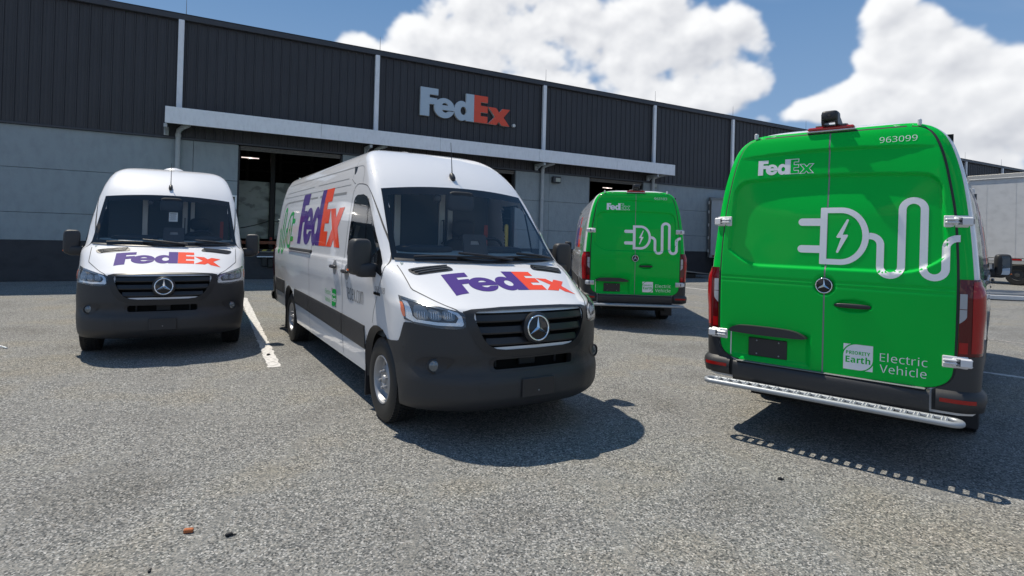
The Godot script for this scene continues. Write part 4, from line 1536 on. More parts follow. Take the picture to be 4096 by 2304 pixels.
func cab(van: Node3D) -> void:
	var d := MB.new()
	var prof := PackedVector2Array([Vector2(2.33, 1.37), Vector2(2.25, 1.425), Vector2(2.0, 1.482), Vector2(1.78, 1.525), Vector2(1.68, 1.515), Vector2(1.60, 1.38), Vector2(1.72, 0.85), Vector2(2.36, 0.85)])
	extrude(d, prof, -0.84, 0.84, Transform3D(Basis(Vector3(0, 0, 1), Vector3.UP, Vector3(-1, 0, 0)), Vector3.ZERO))
	var da := part(van, "dashboard", d.done(), "dash")
	var vents := MB.new()
	for x in [-0.45, 0.45]:
		box(vents, Vector3(x, 1.474, 2.05), Vector3(0.55, 0.012, 0.022))
		box(vents, Vector3(x * 1.75, 1.450, 2.14), Vector3(0.12, 0.016, 0.06), 0.004)
	for x in [-0.42, 0.42]:
		blob(vents, Vector3(x, 1.535, 1.76), Vector3(0.30, 0.045, 0.13), 0.6)
	part(da, "dash_vent", vents.done(), "cab_dark")
	var tb := MB.new()
	var tilt := Transform3D(Basis(Vector3.RIGHT, -0.30), Vector3(0.07, 1.60, 1.93))
	for p in solid([round_rect(-0.135, -0.14, 0.135, 0.10, 0.03)], [PackedVector2Array([Vector2(-0.055, -0.01), Vector2(0.055, -0.01), Vector2(0.045, 0.035), Vector2(-0.045, 0.035)])], [0.0]):
		extrude(tb, p, -0.012, 0.012, tilt, [0.0])
	part(da, "screen_back", tb.done(), "black_plastic_fine")
	part(da, "screen_slot", box_mesh(Vector3(0, 0.012, -0.005), Vector3(0.12, 0.05, 0.008), 0.0, tilt), "gap_grey")
	var sw := MB.new()
	var ring: Array = []
	var sx := Transform3D(Basis(Vector3.RIGHT, -1.05), Vector3(0.44, 1.49, 1.50))
	for i in 28:
		var a := TAU * i / 28
		ring.append(sx * Vector3(0.20 * cos(a), 0.0, 0.20 * sin(a)))
	tube(sw, ring, 0.017, 8, true)
	blob(sw, Vector3.ZERO, Vector3(0.08, 0.03, 0.07), 0.6, sx, 12, 8)
	for a in [0.0, 2.4, 3.9]:
		tube(sw, [sx * Vector3(0.05 * cos(a), 0, 0.05 * sin(a)), sx * Vector3(0.20 * cos(a), 0, 0.20 * sin(a))], 0.014, 6)
	part(van, "steering_wheel", sw.done(), "cab_dark")
	var st := MB.new()
	blob(st, Vector3(0.42, 0.86, 1.12), Vector3(0.26, 0.10, 0.27), 0.45)
	blob(st, Vector3(0.42, 1.25, 0.93), Vector3(0.25, 0.40, 0.08), 0.45)
	blob(st, Vector3(0.42, 1.77, 0.95), Vector3(0.145, 0.10, 0.055), 0.5)
	for x in [0.36, 0.48]:
		tube(st, [Vector3(x, 1.62, 0.95), Vector3(x, 1.70, 0.95)], 0.009, 6)
	part(van, "driver_seat", st.done(), "cab_dark")
	part(van, "seat_belt", box_mesh(Vector3(0.745, 1.45, 0.92), Vector3(0.05, 0.75, 0.006)), "belt_red")
	var wl := MB.new()
	box(wl, Vector3(0, 1.55, 0.76), Vector3(1.70, 1.75, 0.04))
	box(wl, Vector3(0, 0.75, 1.5), Vector3(1.8, 0.05, 1.5))
	var pw := part(van, "cab_partition", wl.done(), "cab_wall")
	var al := MB.new()
	box(al, Vector3(-0.36, 1.55, 0.795), Vector3(0.075, 1.60, 0.03), 0.004)
	box(al, Vector3(0.20, 1.55, 0.795), Vector3(0.075, 1.60, 0.03), 0.004)
	box(al, Vector3(0.31, 1.55, 0.795), Vector3(0.060, 1.60, 0.03), 0.004)
	part(pw, "door_strip", al.done(), "aluminium")
	var hd := MB.new()
	tube(hd, [Vector3(0.20, 1.86, 0.815), Vector3(0.20, 1.87, 0.86), Vector3(0.20, 1.60, 0.86), Vector3(0.20, 1.59, 0.815)], 0.008, 6)
	part(pw, "handle", hd.done(), "cab_dark")
	part(van, "headliner", box_mesh(Vector3(0, 2.22, 1.12), Vector3(1.50, 0.03, 0.70)), "headliner")
	var mh := MB.new()
	blob(mh, Vector3(0.02, 2.045, 1.665), Vector3(0.155, 0.105, 0.05), 0.45, Transform3D(), 16, 10)
	part(van, "camera_housing", mh.done(), "cab_dark")
	var dc := MB.new()
	blob(dc, Vector3(-0.245, 2.065, 1.665), Vector3(0.042, 0.045, 0.04), 0.8, Transform3D(), 12, 8)
	part(van, "dash_camera", dc.done(), "black_plastic_fine")

# ---------------------------------------------------------------- nose: bumper, grille, lamps

func arch_angle(y: float) -> float:
	var dy := y - ARCH_Y
	var za := ARCH_Z + (sqrt(ARCH_R * ARCH_R - dy * dy) if absf(dy) < ARCH_R else 0.0)
	var zc := look(tF, y) - 0.9
	return atan2(Wz(y, za), za - zc)

func bumper_top(p: Vector3) -> float:
	if p.x < 0.44:
		return 0.745
	if p.x < 0.575:
		return lerpf(0.745, 1.078, smoothstep(0.44, 0.575, p.x))
	if p.x < 0.62:
		return 1.075
	if p.z > 2.62:
		return lerpf(1.0, 0.965, clampf((p.x - 0.80) / 0.14, 0.0, 1.0)) if p.z > 2.72 else lerpf(0.80, 0.975, smoothstep(0.0, 1.0, (p.z - 2.62) / 0.10))
	return 0.785 + 0.015 * clampf((p.z - 2.5) / 0.12, 0.0, 1.0)

func front_end(van: Node3D) -> void:
	var bm := MB.new()
	var nu := 64
	for s in [1.0, -1.0]:
		var f := func(u: float, v: float) -> Vector3:
			var a0 := arch_angle(0.79) * u
			var p := nose(a0, 0.86)
			var yt := bumper_top(p)
			var y := lerpf(0.275, yt, v)
			var q := nose(arch_angle(minf(y, 0.79)) * u, y)
			q = lift(q, 0.006)
			return Vector3(q.x * s, q.y, q.z)
		var hole := func(c: Vector3) -> bool: return c.z > 2.8 and absf(c.x) < 0.40 and c.y > 0.61 and c.y < 0.70
		var rows := 56
		var pts: Array[Vector3] = []
		for j in rows + 1:
			for i in nu + 1:
				pts.append(f.call(float(i) / nu, float(j) / rows))
		for j in rows:
			for i in nu:
				var o := j * (nu + 1) + i
				var c := (pts[o] + pts[o + nu + 2]) * 0.5
				if hole.call(c):
					continue
				bm.hquad(pts[o], pts[o + 1], pts[o + nu + 2], pts[o + nu + 1], Vector3(c.x * 0.6, 0.0, 1.0), 0)
		# lower lip turned under
		for i in nu:
			var a := pts[i]
			var b := pts[i + 1]
			bm.hquad(a, b, Vector3(b.x * 0.93, b.y - 0.035, b.z - 0.22), Vector3(a.x * 0.93, a.y - 0.035, a.z - 0.22), Vector3.DOWN, 0)
	var bp := part(van, "front_bumper", bm.done(), "black_plastic")
	# lower intake
	part(bp, "intake_void", box_mesh(Vector3(0, 0.65, 3.02), Vector3(0.86, 0.16, 0.02)), "void")
	var fr := MB.new()
	var op := round_rect(-0.415, 0.598, 0.415, 0.712, 0.03, 4)
	var ip := round_rect(-0.385, 0.615, 0.385, 0.698, 0.025, 4)
	var fi := MB.new()
	ring_on(fr, fi, op, ip, on_front(0.010), on_front(-0.05), Vector3.BACK)
	part(bp, "intake_frame", fr.done(), "black_plastic_fine")
	part(bp, "intake_inside", fi.done(), "void")
	part(bp, "intake_bracket", box_mesh(Vector3(0.0, 0.655, 3.06), Vector3(0.16, 0.09, 0.04), 0.006), "black_plastic")
	for x in [-0.30, 0.30]:
		part(bp, "intake_bracket", box_mesh(Vector3(x, 0.655, 3.05), Vector3(0.02, 0.10, 0.03), 0.004), "black_plastic")
	# tow cover and lines
	var ln := MB.new()
	ribbon(ln, fine(Array(round_rect(-0.515, 0.455, -0.445, 0.525, 0.008, 3)), 0.03, true), 0.004, on_front(0.0075), Vector3.BACK)
	for s in [1.0, -1.0]:
		ribbon(ln, fine(smooth_line([Vector2(s * 0.40, 0.715), Vector2(s * 0.52, 0.70), Vector2(s * 0.62, 0.64), Vector2(s * 0.66, 0.575), Vector2(s * 0.40, 0.575)], 2), 0.03), 0.004, on_front(0.0075), Vector3.BACK)
	part(bp, "bumper_line", ln.done(), "gap")
	# number plate holder
	part(bp, "plate_holder", box_mesh(Vector3(0, 0.462, 3.262), Vector3(0.312, 0.156, 0.014), 0.006), "black_plastic_fine")
	part(bp, "plate_screw", box_mesh(Vector3(0, 0.435, 3.270), Vector3(0.012, 0.012, 0.006), 0.002), "gap_grey")
	# fog lamps
	for s in [1.0, -1.0]:
		var rec := MB.new()
		drape(rec, [PackedVector2Array(smooth_poly([Vector2(s * 0.91, 0.66), Vector2(s * 0.86, 0.715), Vector2(s * 0.66, 0.715), Vector2(s * 0.68, 0.66), Vector2(s * 0.76, 0.585), Vector2(s * 0.86, 0.57), Vector2(s * 0.905, 0.60)]))], Transform2D(), 0.05, on_front(0.009), Vector3(s * 0.5, 0, 1))
		var rc := part(bp, "fog_recess", rec.done(), "black_plastic_fine")
		var rim := MB.new()
		var pts: Array = []
		for p in smooth_poly([Vector2(s * 0.935, 0.66), Vector2(s * 0.87, 0.735), Vector2(s * 0.64, 0.735)]):
			pts.append(p)
		var c := front_hit(s * 0.80, 0.642)
		var out := (lift(c, 1.0) - c).normalized()
		out = (out * 0.45 + Vector3.BACK * 0.75).normalized()
		var bx := Vector3.UP.cross(out).normalized()
		var xf := Transform3D(Basis(bx, out, bx.cross(out)), c + out * 0.004)
		lathe(rim, [Vector2(0.058, 0.0), Vector2(0.058, 0.022), Vector2(0.049, 0.026), Vector2(0.049, 0.012)], xf, 24, true)
		part(rc, "fog_lamp_rim", rim.done(), "black_plastic_fine")
		var gl := MB.new()
		lathe(gl, [Vector2(0.049, 0.014), Vector2(0.035, 0.021), Vector2(0.018, 0.025), Vector2(0.0, 0.026)], xf, 20)
		part(rc, "fog_lamp", gl.done(), "lamp_lens_grey")
	# grille: frame, dark space, three bars, badge
	var half := [Vector2(0.0, 0.722), Vector2(0.30, 0.724), Vector2(0.40, 0.735), Vector2(0.470, 0.765), Vector2(0.530, 0.83), Vector2(0.575, 0.93), Vector2(0.605, 1.03), Vector2(0.600, 1.072), Vector2(0.545, 1.086), Vector2(0.30, 1.098), Vector2(0.0, 1.100)]
	var hin := [Vector2(0.0, 0.770), Vector2(0.28, 0.772), Vector2(0.36, 0.782), Vector2(0.425, 0.812), Vector2(0.475, 0.87), Vector2(0.512, 0.955), Vector2(0.538, 1.025), Vector2(0.533, 1.055), Vector2(0.500, 1.072), Vector2(0.30, 1.080), Vector2(0.0, 1.082)]
	var gm := MB.new()
	var wall := MB.new()
	for s in [1.0, -1.0]:
		for i in half.size() - 1:
			var k := 4
			for m in k:
				var q: Array = []
				for e in [[half, m], [half, m + 1], [hin, m + 1], [hin, m]]:
					var p: Vector2 = e[0][i].lerp(e[0][i + 1], float(e[1]) / k)
					q.append(Vector2(p.x * s, p.y))
				var a := lift(front_hit(q[0].x, q[0].y), 0.012)
				var b := lift(front_hit(q[1].x, q[1].y), 0.012)
				var c := lift(front_hit(q[2].x, q[2].y), 0.014)
				var d := lift(front_hit(q[3].x, q[3].y), 0.014)
				gm.hquad(a, b, c, d, Vector3(q[0].x * 0.4, 0, 1), 1)
				wall.hquad(d, c, c + Vector3(0, 0, -0.09), d + Vector3(0, 0, -0.09), Vector3(-q[2].x, 0.93 - q[2].y, 0), 2)
	var gr := part(van, "grille", gm.done(), "grille_plastic")
	part(gr, "frame_inside", wall.done(), "void")
	var back := MB.new()
	patch(back, 20, 4, func(u: float, v: float) -> Vector3: return front_hit(lerpf(-0.55, 0.55, u), lerpf(0.76, 1.085, v)) + Vector3(0, 0, -0.10), Vector3.BACK)
	part(gr, "grille_void", back.done(), "void")
	for y in [[1.008, 0.530], [0.915, 0.505], [0.824, 0.445]]:
		var sl := MB.new()
		var pr := [Vector2(0.010, -0.006), Vector2(0.012, 0.006), Vector2(-0.012, 0.050), Vector2(-0.085, 0.062), Vector2(-0.085, -0.012)]
		for k in pr.size():
			var p0: Vector2 = pr[k]
			var p1: Vector2 = pr[(k + 1) % pr.size()]
			var hw: float = y[1]
			var yy: float = y[0]
			patch(sl, 24, 1, func(u: float, v: float) -> Vector3:
				var x: float = lerpf(-hw, hw, u)
				var p := p0.lerp(p1, v)
				return front_hit(x, yy) + Vector3(0, p.y - 0.010, p.x - 0.010), Vector3(0, p0.x - p1.x, p1.y - p0.y) , k + 1)
		part(gr, "slat", sl.done(), "grille_plastic")
	badge(van, Transform3D(Basis.looking_at(Vector3(0, 0.10, 1)), Vector3(0, 0.934, 3.212)), 0.105, true)
	# headlamps
	for s in [1.0, -1.0]:
		headlamp(van, s)
	# bonnet vents
	for s in [1.0, -1.0]:
		var vm := MB.new()
		var hf := on_hood(0.004)
		var poly := PackedVector2Array(smooth_poly([Vector2(s * 0.42, 2.475), Vector2(s * 0.44, 2.40), Vector2(s * 0.50, 2.372), Vector2(s * 0.79, 2.362), Vector2(s * 0.825, 2.375), Vector2(s * 0.79, 2.465), Vector2(s * 0.73, 2.49), Vector2(s * 0.46, 2.495)]))
		drape(vm, [poly], Transform2D(), 0.05, hf, Vector3(0, 1, 0.4))
		var v := part(van, "bonnet_vent", vm.done(), "grille_plastic")
		var bars := MB.new()
		for k in 3:
			var pts: Array = []
			for i in 9:
				pts.append(on_hood(0.008).call(s * lerpf(0.455 + 0.01 * k, 0.795 - 0.02 * k, i / 8.0), 2.395 + 0.034 * k))
			tube(bars, pts, 0.0085, 6)
		part(v, "vent_bar", bars.done(), "vent_grey")
	var txt := MB.new()
	var tt := Transform2D(Vector2(0.347, 0), Vector2(0, -0.33), Vector2(-0.575, 2.868))
	drape(txt, fed_pieces(), tt, 0.09, on_hood(0.0022), Vector3(0, 1, 0.4))
	var hood: Node = van.get_node("hood")
	part(hood, "wordmark_letters", txt.done(), "film_purple")
	var tx2 := MB.new()
	drape(tx2, [word_E(), word_x()], tt, 0.09, on_hood(0.0022), Vector3(0, 1, 0.4))
	part(hood, "wordmark_letters", tx2.done(), "film_orange")

func smooth_poly(p: Array) -> Array:
	for t in 2:
		var o: Array = []
		for i in p.size():
			o.append(p[i].lerp(p[(i + 1) % p.size()], 0.25))
			o.append(p[i].lerp(p[(i + 1) % p.size()], 0.75))
		p = o
	return p

func ring_on(mb: MB, mi: MB, op: PackedVector2Array, ip: PackedVector2Array, f: Callable, fi: Callable, hint: Vector3) -> void:
	var n := op.size()
	for i in n:
		var j := (i + 1) % n
		for m in 4:
			var t0 := m / 4.0
			var t1 := (m + 1) / 4.0
			var a := op[i].lerp(op[j], t0)
			var b := op[i].lerp(op[j], t1)
			var c := ip[i].lerp(ip[j], t1)
			var d := ip[i].lerp(ip[j], t0)
			mb.hquad(f.call(a.x, a.y), f.call(b.x, b.y), f.call(c.x, c.y), f.call(d.x, d.y), hint, 1)
			mi.hquad(f.call(d.x, d.y), f.call(c.x, c.y), fi.call(c.x, c.y), fi.call(d.x, d.y), Vector3(-c.x, 0.655 - c.y, 0), 2)

func badge(van: Node3D, xf: Transform3D, r: float, ringed: bool) -> void:   # local -Z looks out
	var turn := xf * Transform3D(Basis(Vector3.RIGHT, -PI / 2), Vector3.ZERO)   # local Y outwards
	var base := MB.new()
	lathe(base, [Vector2(r * 1.24, -0.05), Vector2(r * 1.24, 0.010), Vector2(r * 1.12, 0.022), Vector2(0.0, 0.022)] if ringed else [Vector2(r * 1.05, -0.02), Vector2(r * 1.05, 0.010), Vector2(0.0, 0.012)], turn, 40, true)
	var b := part(van, "emblem", base.done(), "grille_plastic")
	var disc := MB.new()
	lathe(disc, [Vector2(r * 0.96, 0.022), Vector2(r * 0.5, 0.027), Vector2(0.0, 0.028)], turn, 40)
	part(b, "emblem_disc", disc.done(), "black_gloss")
	var ring: Array = []
	for i in 48:
		var a := TAU * i / 48
		ring.append(turn * Vector3(r * 0.95 * cos(a), 0.026, r * 0.95 * sin(a)))
	var mb := MB.new()
	tube(mb, ring, r * 0.075, 8, true)
	# three-pointed star with a raised ridge on each arm
	var up := turn.affine_inverse() * (turn.origin + Vector3.UP)
	var a0 := atan2(up.z, up.x)
	for k in 3:
		var a := a0 + TAU * k / 3
		var tip := Vector3(cos(a), 0, sin(a)) * r * 0.93
		var l := Vector3(cos(a + PI / 3), 0, sin(a + PI / 3)) * r * 0.17
		var q := Vector3(cos(a - PI / 3), 0, sin(a - PI / 3)) * r * 0.17
		var o := Vector3(0, 0.030, 0)
		var c := Vector3(0, 0.030 + r * 0.16, 0)
		var n := turn.basis * Vector3.UP
		mb.htri(turn * (tip + o), turn * (l + o), turn * c, n, -1)
		mb.htri(turn * (tip + o), turn * (q + o), turn * c, n, -1)
	part(b, "emblem_star", mb.done(), "chrome")

func headlamp(van: Node3D, s: float) -> void:
	var hint := Vector3(s * 0.7, 0.2, 1)
	var mx := Transform2D(Vector2(s, 0), Vector2(0, 1), Vector2.ZERO)
	var base := MB.new()
	var outline := PackedVector2Array([Vector2(0.952, 1.165), Vector2(0.90, 1.140), Vector2(0.80, 1.112), Vector2(0.70, 1.086), Vector2(0.615, 1.066), Vector2(0.597, 1.04), Vector2(0.600, 0.955), Vector2(0.66, 0.938), Vector2(0.76, 0.940), Vector2(0.90, 0.962), Vector2(0.955, 0.985), Vector2(0.962, 1.08)])
	drape(base, [outline], mx, 0.035, on_front(0.008), hint)
	var h := part(van, "headlight", base.done(), "lamp_dark")
	var drl := MB.new()
	drape(drl, [PackedVector2Array([Vector2(0.945, 1.125), Vector2(0.925, 1.120), Vector2(0.915, 1.02), Vector2(0.895, 0.997), Vector2(0.78, 0.985), Vector2(0.665, 0.985), Vector2(0.645, 1.02), Vector2(0.66, 1.045), Vector2(0.71, 1.068), Vector2(0.705, 1.078), Vector2(0.645, 1.060), Vector2(0.622, 1.035), Vector2(0.612, 0.975), Vector2(0.625, 0.962), Vector2(0.78, 0.962), Vector2(0.915, 0.978), Vector2(0.945, 1.0)])], mx, 0.03, on_front(0.014), hint)
	part(h, "light_strip", drl.done(), "lamp_silver")
	var top := MB.new()
	drape(top, [PackedVector2Array([Vector2(0.940, 1.150), Vector2(0.80, 1.102), Vector2(0.70, 1.078), Vector2(0.70, 1.068), Vector2(0.80, 1.090), Vector2(0.925, 1.130)])], mx, 0.03, on_front(0.013), hint)
	part(h, "light_strip", top.done(), "lamp_lens_grey")
	for q in [[0.845, 0.905, 0.04], [0.765, 0.828, 0.0], [0.680, 0.745, -0.012]]:
		var lens := MB.new()
		drape(lens, [PackedVector2Array(smooth_poly([Vector2(q[0], 0.998), Vector2(q[1] - 0.01, 1.0), Vector2(q[1] + 0.005, 1.03), Vector2(q[1], 1.085 + q[2] * 0.6), Vector2(q[0] - 0.012, 1.062 + q[2] * 0.6), Vector2(q[0] - 0.015, 1.02)]))], mx, 0.02, on_front(0.013), hint)
		var l := part(h, "projector_lens", lens.done(), "lamp_lens_grey")
		var bar := MB.new()
		for k in 4:
			var x: float = s * lerpf(q[0], q[1] - 0.008, (k + 0.5) / 4.0)
			var a: Vector3 = on_front(0.0155).call(x, 1.012)
			var b: Vector3 = on_front(0.0155).call(x, 1.058)
			tube(bar, [a, b], 0.0035, 5)
		part(l, "lens_rib", bar.done(), "lamp_silver")
	var am := MB.new()
	drape(am, [PackedVector2Array([Vector2(0.957, 1.115), Vector2(0.948, 1.112), Vector2(0.946, 1.01), Vector2(0.956, 1.01), Vector2(0.962, 1.06)])], mx, 0.02, on_front(0.0165), hint)
	part(h, "turn_signal", am.done(), "amber")
	var cv := MB.new()
	drape(cv, [outline], mx, 0.035, on_front(0.022), hint)
	part(h, "clear_cover", cv.done(), "clear_cover")

# ---------------------------------------------------------------- flanks, mirrors, wheels

func flanks(van: Node3D) -> void:
	for s in [1.0, -1.0]:
		var hint := Vector3(s, 0, 0)
		var f := on_side(s, 0.009)
		for seg in [[-3.42, -2.60], [-1.735, -0.80], [-0.78, 0.885], [0.905, 1.745]]:
			var mb := MB.new()
			var top := func(z: float) -> float: return 0.90 if z < -2.3 else lerpf(0.85, 0.797, clampf((z + 2.1) / 3.8, 0.0, 1.0))
			var bot := func(z: float) -> float: return 0.69 if z < -2.3 else lerpf(0.637, 0.571, clampf((z + 1.93) / 3.6, 0.0, 1.0))
			var n := maxi(6, int((seg[1] - seg[0]) / 0.07))
			var rows := [0.0, 0.0, 0.12, 0.88, 1.0, 1.0]
			var offs := [0.0, 0.010, 0.013, 0.013, 0.010, 0.0]
			for r in 5:
				var r0: float = rows[r]
				var r1: float = rows[r + 1]
				var o0: float = offs[r]
				var o1: float = offs[r + 1]
				patch(mb, n, 1, func(u: float, v: float) -> Vector3:
					var y := lerpf(r0, r1, v)
					var z: float = arch_clip(lerpf(seg[0], seg[1], u), lerpf(bot.call(lerpf(seg[0], seg[1], u)), top.call(lerpf(seg[0], seg[1], u)), y))
					var yy := lerpf(bot.call(z), top.call(z), y)
					var p := cast(z, 1.0, 0.0, yy)
					return Vector3(s * (p.x + lerpf(o0, o1, v)), yy, z), hint if r > 0 and r < 4 else (Vector3.DOWN if r == 0 else Vector3.UP), r + 1)
			part(van, "rub_strip", mb.done(), "black_plastic")
		# wheel openings: lip and dark housing
		for zz in [ARCH_Z, -ARCH_Z]:
			var lip := MB.new()
			patch(lip, 30, 1, func(u: float, v: float) -> Vector3:
				var a := lerpf(-0.20, PI + 0.20, u)
				var r := ARCH_R + 0.002 - 0.05 * v
				var z: float = zz + cos(a) * r
				var y := ARCH_Y + sin(a) * r
				var p := cast(clampf(z, -3.3, 2.62), 1.0, 0.0, maxf(0.30, y))
				return Vector3(s * (p.x + 0.002 - 0.05 * v), y, z), hint)
			var lp := part(van, "wheel_arch", lip.done(), "black_plastic_fine")
			var hs := MB.new()
			patch(hs, 24, 1, func(u: float, v: float) -> Vector3:
				var a := lerpf(-0.20, PI + 0.20, u)
				return Vector3(s * lerpf(0.95, 0.55, v), ARCH_Y + sin(a) * 0.46, zz + cos(a) * 0.46), Vector3.DOWN)
			hs.hquad(Vector3(s * 0.56, 0.28, zz - 0.46), Vector3(s * 0.56, 0.28, zz + 0.46), Vector3(s * 0.56, 0.88, zz + 0.46), Vector3(s * 0.56, 0.88, zz - 0.46), hint)
			part(lp, "wheel_housing", hs.done(), "void")
			part(van, "mud_flap", box_mesh(Vector3(s * 0.845, 0.33, zz - 0.455), Vector3(0.24, 0.42, 0.018), 0.006), "black_plastic_fine")
		# handles
		var dn: Node = van.get_node("front_door" if s > 0 else "front_door_001")
		door_handle(dn, s, 1.09, 1.275)
		if s < 0:
			door_handle(van.get_node("sliding_door"), s, 0.585, 1.30)
		mirror(van, s)
		# marker slot on the front wing
		var bd := MB.new()
		box(bd, Vector3(s * (Wz(1.135, 2.10) + 0.003), 1.137, 2.115), Vector3(0.012, 0.026, 0.17), 0.003)
		part(van, "wing_badge", bd.done(), "black_gloss")
	# under body and step wells
	var ub := MB.new()
	box(ub, Vector3(0, 0.40, 0.05), Vector3(1.55, 0.16, 3.3))
	box(ub, Vector3(0, 0.42, -3.1), Vector3(1.2, 0.16, 1.2))
	box(ub, Vector3(0, 0.36, 2.6), Vector3(1.1, 0.10, 0.8))
	tube(ub, [Vector3(-0.8, 0.37, -ARCH_Z), Vector3(0.8, 0.37, -ARCH_Z)], 0.06, 8)
	part(van, "underbody", ub.done(), "void")
	var antenna := MB.new()
	blob(antenna, Vector3.ZERO, Vector3(0.028, 0.030, 0.062), 0.8, Transform3D(Basis(Vector3.RIGHT, 0.75), Vector3(0, 2.318, 1.497)), 14, 8)
	var an := part(van, "antenna", antenna.done(), "black_plastic_fine")
	var mast := MB.new()
	tube(mast, [Vector3(0, 2.34, 1.49), Vector3(0, 2.44, 1.475), Vector3(0, 2.70, 1.435)], 0.0075, 6, false, true, 0.0028)
	part(an, "mast", mast.done(), "black_plastic_fine")
	var dome := MB.new()
	lathe(dome, [Vector2(0.185, -0.02), Vector2(0.185, 0.008), Vector2(0.165, 0.032), Vector2(0.11, 0.062), Vector2(0.05, 0.078), Vector2(0.0, 0.080)], Transform3D(Basis(), Vector3(0.0, 2.682, 0.0)), 32)
	part(van, "roof_vent", dome.done(), "hinge_white")
	for q in [Vector3(0.55, 2.655, 0.25), Vector3(0.36, 2.675, 0.25), Vector3(-0.55, 2.655, 0.25), Vector3(-0.36, 2.675, 0.25)]:
		var nb := MB.new()
		blob(nb, q, Vector3(0.035, 0.016, 0.05), 0.8, Transform3D(), 12, 6)
		part(van, "roof_stud", nb.done(), "hinge_white")

func arch_clip(z: float, y: float) -> float:   # keeps a strip's end on the edge of the wheel opening
	var dy := y - ARCH_Y
	if absf(dy) > ARCH_R:
		return z
	var dz := sqrt(ARCH_R * ARCH_R - dy * dy)
	for c in [ARCH_Z, -ARCH_Z]:
		if absf(z - c) < dz + 0.06:
			return c - dz if z < c else c + dz
	return z

func door_handle(door: Node, s: float, z: float, y: float) -> void:
	var x := Wz(y, z)
	var cup := MB.new()
	drape(cup, [ellipse(z, y - 0.01, 0.085, 0.082, 28)], Transform2D(), 0.06, on_side(s, 0.0022), Vector3(s, 0, 0))
	part(door, "handle_cup", cup.done(), "gap_grey")
	var mb := MB.new()
	blob(mb, Vector3(s * (x + 0.026), y, z), Vector3(0.018, 0.020, 0.125), 0.6, Transform3D(), 14, 8)
	part(door, "handle", mb.done(), "black_plastic_fine")

func mirror(van: Node3D, s: float) -> void:
	var mb := MB.new()
	blob(mb, Vector3(s * 1.135, 1.465, 1.985), Vector3(0.095, 0.165, 0.075), 0.42, Transform3D(Basis(Vector3.UP, -s * 0.22), Vector3(s * 1.135, 0, 1.985) - Basis(Vector3.UP, -s * 0.22) * Vector3(s * 1.135, 0, 1.985)), 22, 14)
	var m := part(van, "mirror", mb.done(), "black_plastic")
	var arm := MB.new()
	blob(arm, Vector3(s * 1.06, 1.345, 2.01), Vector3(0.115, 0.065, 0.060), 0.45, Transform3D(), 18, 10)
	part(m, "mirror_arm", arm.done(), "black_plastic_fine")
	var gl := MB.new()
	drape(gl, [round_rect(1.055, 1.33, 1.215, 1.60, 0.035)], Transform2D(Vector2(s, 0), Vector2(0, 1), Vector2.ZERO), 1.0, func(x: float, y: float) -> Vector3: return Vector3(x, y, 1.907 - 0.22 * (absf(x) - 1.135)), Vector3.FORWARD)
	part(m, "mirror_glass", gl.done(), "mirror_glass")
	var tn := MB.new()
	blob(tn, Vector3(s * 1.222, 1.345, 1.955), Vector3(0.016, 0.010, 0.028), 0.7, Transform3D(), 10, 6)
	part(m, "turn_repeater", tn.done(), "amber")

func wheels(van: Node3D) -> void:
	var first: Node3D = null
	for q in [[1.0, ARCH_Z], [-1.0, ARCH_Z], [1.0, -ARCH_Z], [-1.0, -ARCH_Z]]:
		var w: Node3D
		if first == null:
			first = make_wheel(van)
			w = first
		else:
			w = first.duplicate()
			w.name = numbered("wheel", van)
			van.add_child(w, true)
		w.position = Vector3(q[0] * 0.845, 0.372, q[1])
		w.rotation = Vector3(0.3 if q[1] > 0 else 1.1, 0.0 if q[0] > 0 else PI, 0)

